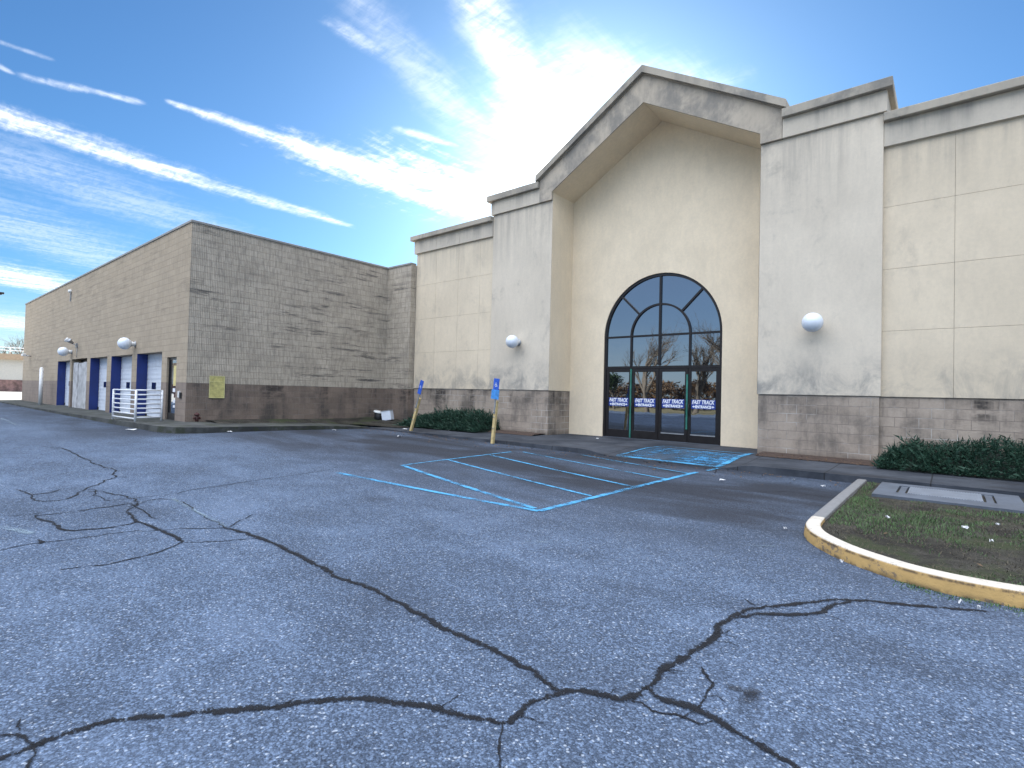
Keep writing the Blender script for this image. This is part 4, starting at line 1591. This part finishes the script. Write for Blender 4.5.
b = NB()
tube(b, [(-37.3, 5.58, .25), (-37.3, 5.58, 2.24)], .085, 16)
lathe(b, [(.085, 2.24), (.075, 2.28), (.04, 2.31), (0, 2.32)], 16, Matrix.Translation((-37.3, 5.58, 0)))
tag(link('white_post', b, M['white_paint']), 'tall white round post standing left of the wing doors', 'post')

# ---------------------------------------------------------------- leaning signs
def sign_post(base, top_wood, top_sign, label, lower_plate, rot, w_up):
    t = thing('parking_sign', label, 'sign', base, 'leaning blue signs on timber posts')
    A = Vector(base)
    d = (Vector(top_sign) - A).normalized()
    right = Vector((math.cos(rot), math.sin(rot), 0))
    right = (right - d * right.dot(d)).normalized()
    fwd = d.cross(right) * -1
    Mx = Matrix(((right.x, -fwd.x, d.x, A.x), (right.y, -fwd.y, d.y, A.y), (right.z, -fwd.z, d.z, A.z), (0, 0, 0, 1)))
    Lw = (Vector(top_wood) - A).length
    Ls = (Vector(top_sign) - A).length
    b = NB()
    box(b, -.042, .042, -.042, .042, -.08, Lw, 0, Mx)
    link('timber_post', b, M['wood'], t, bevel=.008)
    b = NB()
    box(b, -.022, .022, -.062, -.0425, Lw - .35, Ls - .03, 0, Mx)
    for zz in (Lw - .3, Lw * .62, Lw * .35):
        lathe(b, [(.018, 0), (.018, .012), (0, .014)], 8, Mx @ Matrix.Translation((.0, -.068 if zz > Lw - .35 else -.042, zz)) @ RY90)
    link('metal_strap', b, M['grey_metal'], t)
    zb = Ls - (.36 if lower_plate else .46)
    b = NB()
    box(b, -w_up / 2, w_up / 2, -.082, -.072, zb, Ls, 0, Mx)
    # wheelchair symbol in white
    s = w_up / .30
    cz = zb + (Ls - zb) * .55

    def Q(x, z):
        return Mx @ Vector((x * s, -.084, cz + z * s))
    prev = None
    for i in range(15):
        a = R(100 + 250 * i / 14)
        cur = (Q(-.012 + .062 * math.cos(a), -.035 + .062 * math.sin(a)), Q(-.012 + .044 * math.cos(a), -.035 + .044 * math.sin(a)))
        if prev:
            quad(b, [prev[0], cur[0], cur[1], prev[1]], 1)
        prev = cur
    for pts in ([(-.028, .03), (-.010, .03), (-.004, -.015), (-.022, -.015)], [(-.01, .005), (.035, .005), (.035, .018), (-.01, .018)], [(-.015, -.03), (.04, -.03), (.04, -.014), (-.015, -.014)], [(.03, -.03), (.045, -.024), (.07, -.085), (.055, -.09)]):
        quad(b, [Q(*p) for p in pts], 1)
    f = b.faces.new([b.verts.new(Q(-.018 + .018 * math.cos(k), .06 + .018 * math.sin(k))) for k in span(0, 6.0, 10)])
    f.material_index = 1
    link('sign_plate', b, [M['sign_blue'], M['sign_white']], t, uv=True)
    if lower_plate:
        b = NB()
        box(b, -lower_plate / 2, lower_plate / 2, -.094, -.085, zb - .21, zb + .05, 0, Mx)
        link('lower_plate', b, M['sign_pale_blue'], t)
    return t


sign_post((-13.73, 11.33, .20), (-13.34, 11.33, 1.30), (-13.14, 11.33, 1.87), 'blue sign on a steeply leaning timber post in front of the left hedge', 0, R(2), .155)
sign_post((-9.79, 10.98, .14), (-9.72, 10.98, 1.30), (-9.62, 10.98, 1.92), 'blue sign with paler lower plate on a nearly upright timber post', .28, R(0), .20)

# ---------------------------------------------------------------- junk and litter
t = thing('plastic_bucket', 'white lidded plastic bucket lying in the corner by the wing wall', 'bucket', (-17.35, 12.75, .38))
b = NB()
lathe(b, [(0, 0), (.125, 0), (.14, .02), (.155, .30), (.15, .30), (0, .30)], 20, Matrix.Translation((-17.30, 12.62, .36)))
link('bucket_body', b, M['black'], t)
b = NB()
lathe(b, [(.165, .0), (.17, .02), (.165, .045), (0, .05)], 20, Matrix.Translation((-17.30, 12.60, .66)) @ Matrix.Rotation(R(14), 4, 'Y'))
link('lid', b, M['white_paint'], t)
t = thing('plastic_crate', 'pale tipped plastic box leaning next to the dark bucket', 'box', (-17.0, 12.9, .36))
b = NB()
MM = Matrix.Translation((-16.98, 12.86, .36)) @ Matrix.Rotation(R(28), 4, 'Z') @ Matrix.Rotation(R(-10), 4, 'Y')
box(b, -.19, .19, -.14, .14, 0, .02, 0, MM)
for a in ((-.19, .19, -.14, -.125), (-.19, .19, .125, .14), (-.19, -.175, -.1249, .1249), (.175, .19, -.1249, .1249)):
    box(b, *a, .0201, .36, 0, MM)
link('tub', b, M['globe'], t, bevel=.008)
b = NB()
box(b, -.205, .205, -.155, .155, .362, .39, 0, MM)
link('lid', b, M['grey_metal'], t, bevel=.008)


def scrap_mesh(seed, sx, sy):
    rnd = random.Random(seed)
    b = NB()
    g = [[b.verts.new((sx * (i / 3 - .5) + rnd.uniform(-.15, .15) * sx, sy * (j / 3 - .5) + rnd.uniform(-.15, .15) * sy, .012 + rnd.uniform(0, .035))) for j in range(4)] for i in range(4)]
    for i in range(3):
        for j in range(3):
            b.faces.new((g[i][j], g[i + 1][j], g[i + 1][j + 1], g[i][j + 1]))
    return b


spots = [(-14.2, 11.45, .26, 'white crumpled paper scrap at the foot of the steeply leaning sign post'),
         (-12.45, 9.85, .2, 'small paper scrap on the asphalt in front of the left hedge'),
         (-13.0, 12.35, .24, 'white scrap on the walk in front of the left hedge'),
         (-15.05, 9.3, .2, 'paper scrap by the kerb between the wing and the leaning sign'),
         (-15.55, 6.35, .22, 'white scrap beside the wing walk kerb near the yellow sign'),
         (-17.5, 4.55, .4, 'white flattened litter on the asphalt in front of the railing'),
         (-3.05, 9.45, .13, 'white scrap at the end of the blue painted line'),
         (-8.0, 13.6, .1, 'small white scrap on the walk left of the entrance doors'),
         (-1.62, 10.1, .1, 'white paper scrap on dark asphalt left of the grey kerb'),
         (-2.15, 10.5, .08, 'tiny scrap on the asphalt near the walk, right of the painted ramp'),
         (-.56, 7.6, .07, 'white scrap on the left part of the grass island'),
         (.13, 7.75, .08, 'white scrap in the middle of the grass island'),
         (.32, 7.15, .06, 'pale scrap on the grass island near the right edge of view'),
         (.42, 8.2, .06, 'tiny white scrap on the far right of the grass island'),
         (.06, 5.13, .05, 'white scrap on the asphalt below the yellow kerb'),
         (.16, 5.07, .045, 'small scrap just right of another under the yellow kerb'),
         (-.75, 5.62, .05, 'tiny scrap at the foot of the curved yellow kerb'),
         (.38, 12.6, .08, 'white scrap on the walk in front of the right hedge'),
         (-1.42, 6.55, .05, 'small white scrap on asphalt left of the yellow kerb end'),
         (-15.9, 12.6, .3, 'flat pale scrap on the soil near the tipped plastic box')]
for i, (x, y, s, lab) in enumerate(spots):
    if in_island(x, y, 0) and y < 11:
        z = soil_z(x, y) + .01
    elif y > 11.1 or x < -15.8:
        z = walk_z(x, min(y, 14)) + (.03 if x < -15.8 else .003)
    else:
        z = hgt(x, y) + .004
    o = link('paper_scrap', scrap_mesh(i, s * .65, s * .65 * random.uniform(.45, .8)), M['scrap'])
    o.location = (x, y, z)
    o.rotation_euler.z = random.uniform(0, 6.28)
    tag(o, lab, 'litter', 'white litter scraps on the ground')
# fallen leaves and gravel crumbs too small to count
b = NB()
for i in range(650):
    if i < 420:
        x, y = random.uniform(-16, 2), 11.1 - abs(random.gauss(0, .5))
        z = hgt(x, y) + .012
    elif i < 640:
        x, y = random.uniform(-3.4, 3), random.uniform(12.5, 13.3)
        z = walk_z(x, y) + .045
    else:
        x, y = isl()
        if not in_island(x, y, .2):
            continue
        z = soil_z(x, y) + .018
    a = random.uniform(0, 6.28)
    s = random.uniform(.012, .035)
    u = Vector((math.cos(a) * s, math.sin(a) * s, random.uniform(-.01, .01)))
    v = Vector((-math.sin(a) * s * .6, math.cos(a) * s * .6, random.uniform(-.01, .01)))
    p = Vector((x, y, z))
    quad(b, [p - u, p + v * .9, p + u, p - v], 0)
tag(link('fallen_leaves', b, M['leaf_scrap'], uv=False), kind='stuff')

# ---------------------------------------------------------------- concrete slab with steel lid in the island
t = thing('utility_slab', 'concrete slab with long ribbed steel lid set in the grass island', 'utility cover', (-.05, 10.2, .15))
b = NB()
for x0, x1, y0, y1 in ((-.9, .79, 9.5, 9.93), (-.9, .79, 10.78, 11.06), (-.9, -.64, 9.9302, 10.7798), (.50, .79, 9.9302, 10.7798)):
    box(b, x0, x1, y0, y1, .02, .158)
link('slab', b, M['conc'], t)
b = NB()
box(b, -.63, .49, 9.94, 10.77, .03, .10)
link('pit', b, M['black'], t)
b = NB()
box(b, -.50, .36, 9.95, 10.765, .10, .158)
for i in range(28):
    x = -.485 + i * .0305
    box(b, x, x + .014, 9.96, 10.755, .1582, .163)
link('steel_lid', b, M['lid'], t)
for x0, x1 in ((-.61, -.53), (.395, .475)):
    b = NB()
    box(b, x0, x1, 9.95, 10.765, .10, .152)
    link('edge_bar', b, M['conc'], t)

# ---------------------------------------------------------------- hedges
def hedge(name, label, x0, x1, y0, y1, prof, count, seed):
    rnd = random.Random(seed)
    t = thing(name, label, 'hedge', ((x0 + x1) / 2, (y0 + y1) / 2, .26), 'low juniper hedges against the store wall')

    def top(x, y):
        v = (y - y0) / (y1 - y0)
        e = min(1, (x - x0) / .5, (x1 - x) / .5)
        e = math.sqrt(max(0.02, e))
        across = max(.02, 1 - max(0, (.55 - v) / .55) ** 2.4)
        return .24 + (prof(x) * e * across) * (1 + .30 * mnoise.noise(Vector((x * 2.1, y * 2.1, seed))) + .12 * mnoise.noise(Vector((x * 6, y * 6, seed))))
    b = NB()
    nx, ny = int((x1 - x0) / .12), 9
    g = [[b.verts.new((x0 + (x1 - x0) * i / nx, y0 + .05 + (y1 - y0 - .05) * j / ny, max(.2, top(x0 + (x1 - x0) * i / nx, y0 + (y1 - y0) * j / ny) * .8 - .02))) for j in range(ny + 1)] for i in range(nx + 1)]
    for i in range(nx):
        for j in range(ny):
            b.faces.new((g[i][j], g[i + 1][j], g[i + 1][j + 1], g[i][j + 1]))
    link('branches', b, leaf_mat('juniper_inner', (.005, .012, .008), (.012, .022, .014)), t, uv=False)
    b = NB()
    for _ in range(count):
        x, y = rnd.uniform(x0, x1), y0 + (y1 - y0) * rnd.random() ** 1.35
        zt = top(x, y)
        z = .24 + (zt - .24) * (rnd.uniform(.55, 1.02) if rnd.random() < .8 else rnd.uniform(.1, .8))
        p = Vector((x, y, z))
        v = (y - y0) / (y1 - y0)
        out_ = Vector((rnd.uniform(-.7, .7), -1.1 * (1 - v) + rnd.uniform(-.4, .4), rnd.uniform(.1, 1.0))).normalized()
        ln = rnd.uniform(.07, .17) if rnd.random() < .95 else rnd.uniform(.2, .32)
        side = out_.cross(Vector((rnd.uniform(-1, 1), rnd.uniform(-1, 1), rnd.uniform(-1, 1)))).normalized()
        for k in range(5):
            q = p + out_ * ln * (k / 5)
            s = side * (1 if k % 2 else -1)
            tip = q + (out_ * .7 + s * .6 + Vector((0, 0, rnd.uniform(-.1, .2)))) * ln * .45
            wv = out_.cross(s).normalized() * .3 * ln * .2 + out_ * ln * .07
            b.faces.new((b.verts.new(q - wv), b.verts.new(q + wv), b.verts.new(tip)))
    link('foliage', b, M['juniper'], t, uv=False)
    return t


hedge('hedge', 'long low dark green juniper hedge against the wall right of the entrance', -1.12, 9, 12.55, 13.62, lambda x: .50 - .05 * smooth(-.2, -1.1, x) + .05 * math.sin(x * 1.1), 13000, 3)
hedge('hedge', 'low dark green juniper hedge behind the two leaning signs', -15.6, -11.75, 12.35, 13.6, lambda x: .36 + .24 * smooth(-15.2, -13.0, x), 6500, 8)

# ---------------------------------------------------------------- beyond the wing, far left
t = thing('far_building', 'low cream building with maroon brick base beyond the service wing', 'building', (-95, 14, 0))
b = NB()
box(b, -125, -95, -35, 46, 1.75, 4.4)
link('wall', b, M['cream_metal'], t)
b = NB()
box(b, -124.95, -94.93, -35.05, 46.05, -.1, 1.745)
link('brick_base', b, M['maroon'], t)
b = NB()
box(b, -125.3, -94.6, -35.3, 46.3, 4.405, 5.15)
link('fascia', b, M['tan_wall'], t)
b = NB()
for i in range(41):
    y = -35 + i * 2
    tube(b, [(-95, y, 5.15), (-95, y, 6.0)], .05, 6)
for z in (5.6, 5.98):
    tube(b, [(-95, -35, z), (-95, 46, z)], .05, 6)
link('roof_railing', b, M['white_rail'], t)

t = thing('street_lamp', 'dark street lamp head on a curved arm at the left picture edge', 'street lamp', (-49.5, 2.6, .2))
b = NB()
tube(b, [(-49.5, 2.6, .1), (-49.5, 2.6, 3), (-49.5, 2.62, 7.0), (-49.5, 3.0, 7.35), (-49.5, 4.6, 7.5)], [.12, .10, .07, .05, .04], 10)
link('pole', b, M['grey_metal'], t)
b = NB()
MM = Matrix.Translation((-49.5, 4.9, 7.48))
box(b, -.16, .16, -.42, .42, -.06, .06, 0, MM)
box(b, -.12, .12, -.30, .30, -.12, -.0605, 0, MM)
link('lamp_head', b, M['black'], t, bevel=.04)


# ---------------------------------------------------------------- trees: a few beyond the far building, the rest behind the camera (mirrored in the doors)
def grow(b, p, d, ln, r, depth, rnd, tips):
    n = 4
    pts, rads = [p.copy()], [r]
    q = p.copy()
    for i in range(n):
        d = (d + Vector((rnd.uniform(-.16, .16), rnd.uniform(-.16, .16), rnd.uniform(-.04, .14)))).normalized()
        q = q + d * ln / n
        pts.append(q.copy())
        rads.append(r * (1 - .42 * (i + 1) / n))
    tube(b, pts, rads, 5 if depth > 2 else 3, caps=False)
    if depth == 0:
        tips.append(q)
        return
    for k in range(rnd.choice((3, 3, 4) if depth > 1 else (2, 3))):
        a = rnd.uniform(0, 6.28)
        sp = rnd.uniform(.35, .8)
        u = d.orthogonal().normalized()
        v = d.cross(u)
        nd = (d + (u * math.cos(a) + v * math.sin(a)) * sp + Vector((0, 0, .12))).normalized()
        st = rnd.randint(2, n)
        grow(b, pts[st], nd, ln * rnd.uniform(.6, .82), rads[st] * .74, depth - 1, rnd, tips)


def tree(label, x, y, h_, kind, seed):
    rnd = random.Random(seed)
    t = thing('bare_tree' if kind == 'bare' else 'leafy_tree', label, 'tree', (x, y, -.12), 'trees round the parking lot')
    b, tips = NB(), []
    grow(b, Vector((0, 0, 0)), Vector((0, 0, 1)), h_ * .32, h_ * .03, 5 if kind == 'bare' else 4, rnd, tips)
    link('trunk', b, M['bark'], t, uv=False, world=False)
    if kind != 'bare':
        b = NB()
        mat = M['oak'] if kind == 'oak' else M['evergreen']
        for tp in tips:
            for _ in range(26 if kind == 'oak' else 34):
                c = tp + Vector((rnd.gauss(0, 1), rnd.gauss(0, 1), rnd.gauss(-.2, .8))) * h_ * .05
                u = Vector((rnd.uniform(-1, 1), rnd.uniform(-1, 1), rnd.uniform(-1, 1))).normalized() * h_ * .02
                v = u.orthogonal().normalized() * h_ * .013
                quad(b, [c - u, c + v, c + u, c - v])
        link('crown', b, mat, t, uv=False, world=False)
    return t


bare = tree('bare leafless tree behind the far cream building', -136, 12, 13, 'bare', 5)
dup(bare, (-140, 22, -.12), (0, 0, 2.0), 'second bare tree behind the far cream building')
dup(bare, (-133, 17, -.12), (0, 0, 4.1), 'third bare tree behind the far cream building, nearest its roof')
bare2 = tree('bare spreading tree across the lot, mirrored in the arched window', -25.5, -24, 12, 'bare', 21)
dup(bare2, (-22, -29, -.12), (0, 0, 1.7), 'bare tree across the lot next to the brown oaks')
dup(bare2, (-17, -27, -.12), (0, 0, 3.7), 'bare tree across the lot, opposite the entrance')
oak = tree('brown leaved oak across the lot, mirrored in the doors', -20, -40, 5.2, 'oak', 31)
oaks = [(-16, -38, 1, 'brown oak across the lot behind the spreading bare tree'), (-32, -41, 2.2, 'brown oak across the lot beside the evergreens'), (-10, -40, 3.4, 'brown oak across the lot straight behind the camera'),
        (-2, -41, 4.4, 'brown oak across the lot facing the right pilaster'), (6, -42, 5, 'brown oak across the lot at the right end of the row'), (-26, -40, .6, 'low brown oak between two taller ones across the lot')]
for x, y, a, lab in oaks:
    dup(oak, (x, y, -.12), (0, 0, a), lab)
ev = tree('evergreen tree across the lot, mirrored in the left door', -36, -36, 7.5, 'evergreen', 44)
dup(ev, (-43, -42, -.12), (0, 0, 1.1), 'evergreen tree farther along the row across the lot')
dup(ev, (-50, -38, -.12), (0, 0, 2.9), 'evergreen tree at the end of the row across the lot')
# brush that fills the edge of the field behind the trees
b = NB()
rnd = random.Random(77)
for _ in range(26000):
    x = rnd.uniform(-95, 40)
    y = -44 - rnd.random() * 7
    top_ = 3.4 + 1.6 * mnoise.noise(Vector((x * .16, 0, 3))) + 1.0 * mnoise.noise(Vector((x * .5, 0, 8)))
    z = -.1 + top_ * rnd.random() ** .7
    u = Vector((rnd.uniform(-1, 1), rnd.uniform(-1, 1), rnd.uniform(-1, 1))).normalized() * .28
    v = u.orthogonal().normalized() * .16
    c = Vector((x, y, z))
    quad(b, [c - u, c + v, c + u, c - v])
tag(link('brush', b, M['oak'], uv=False), kind='stuff')
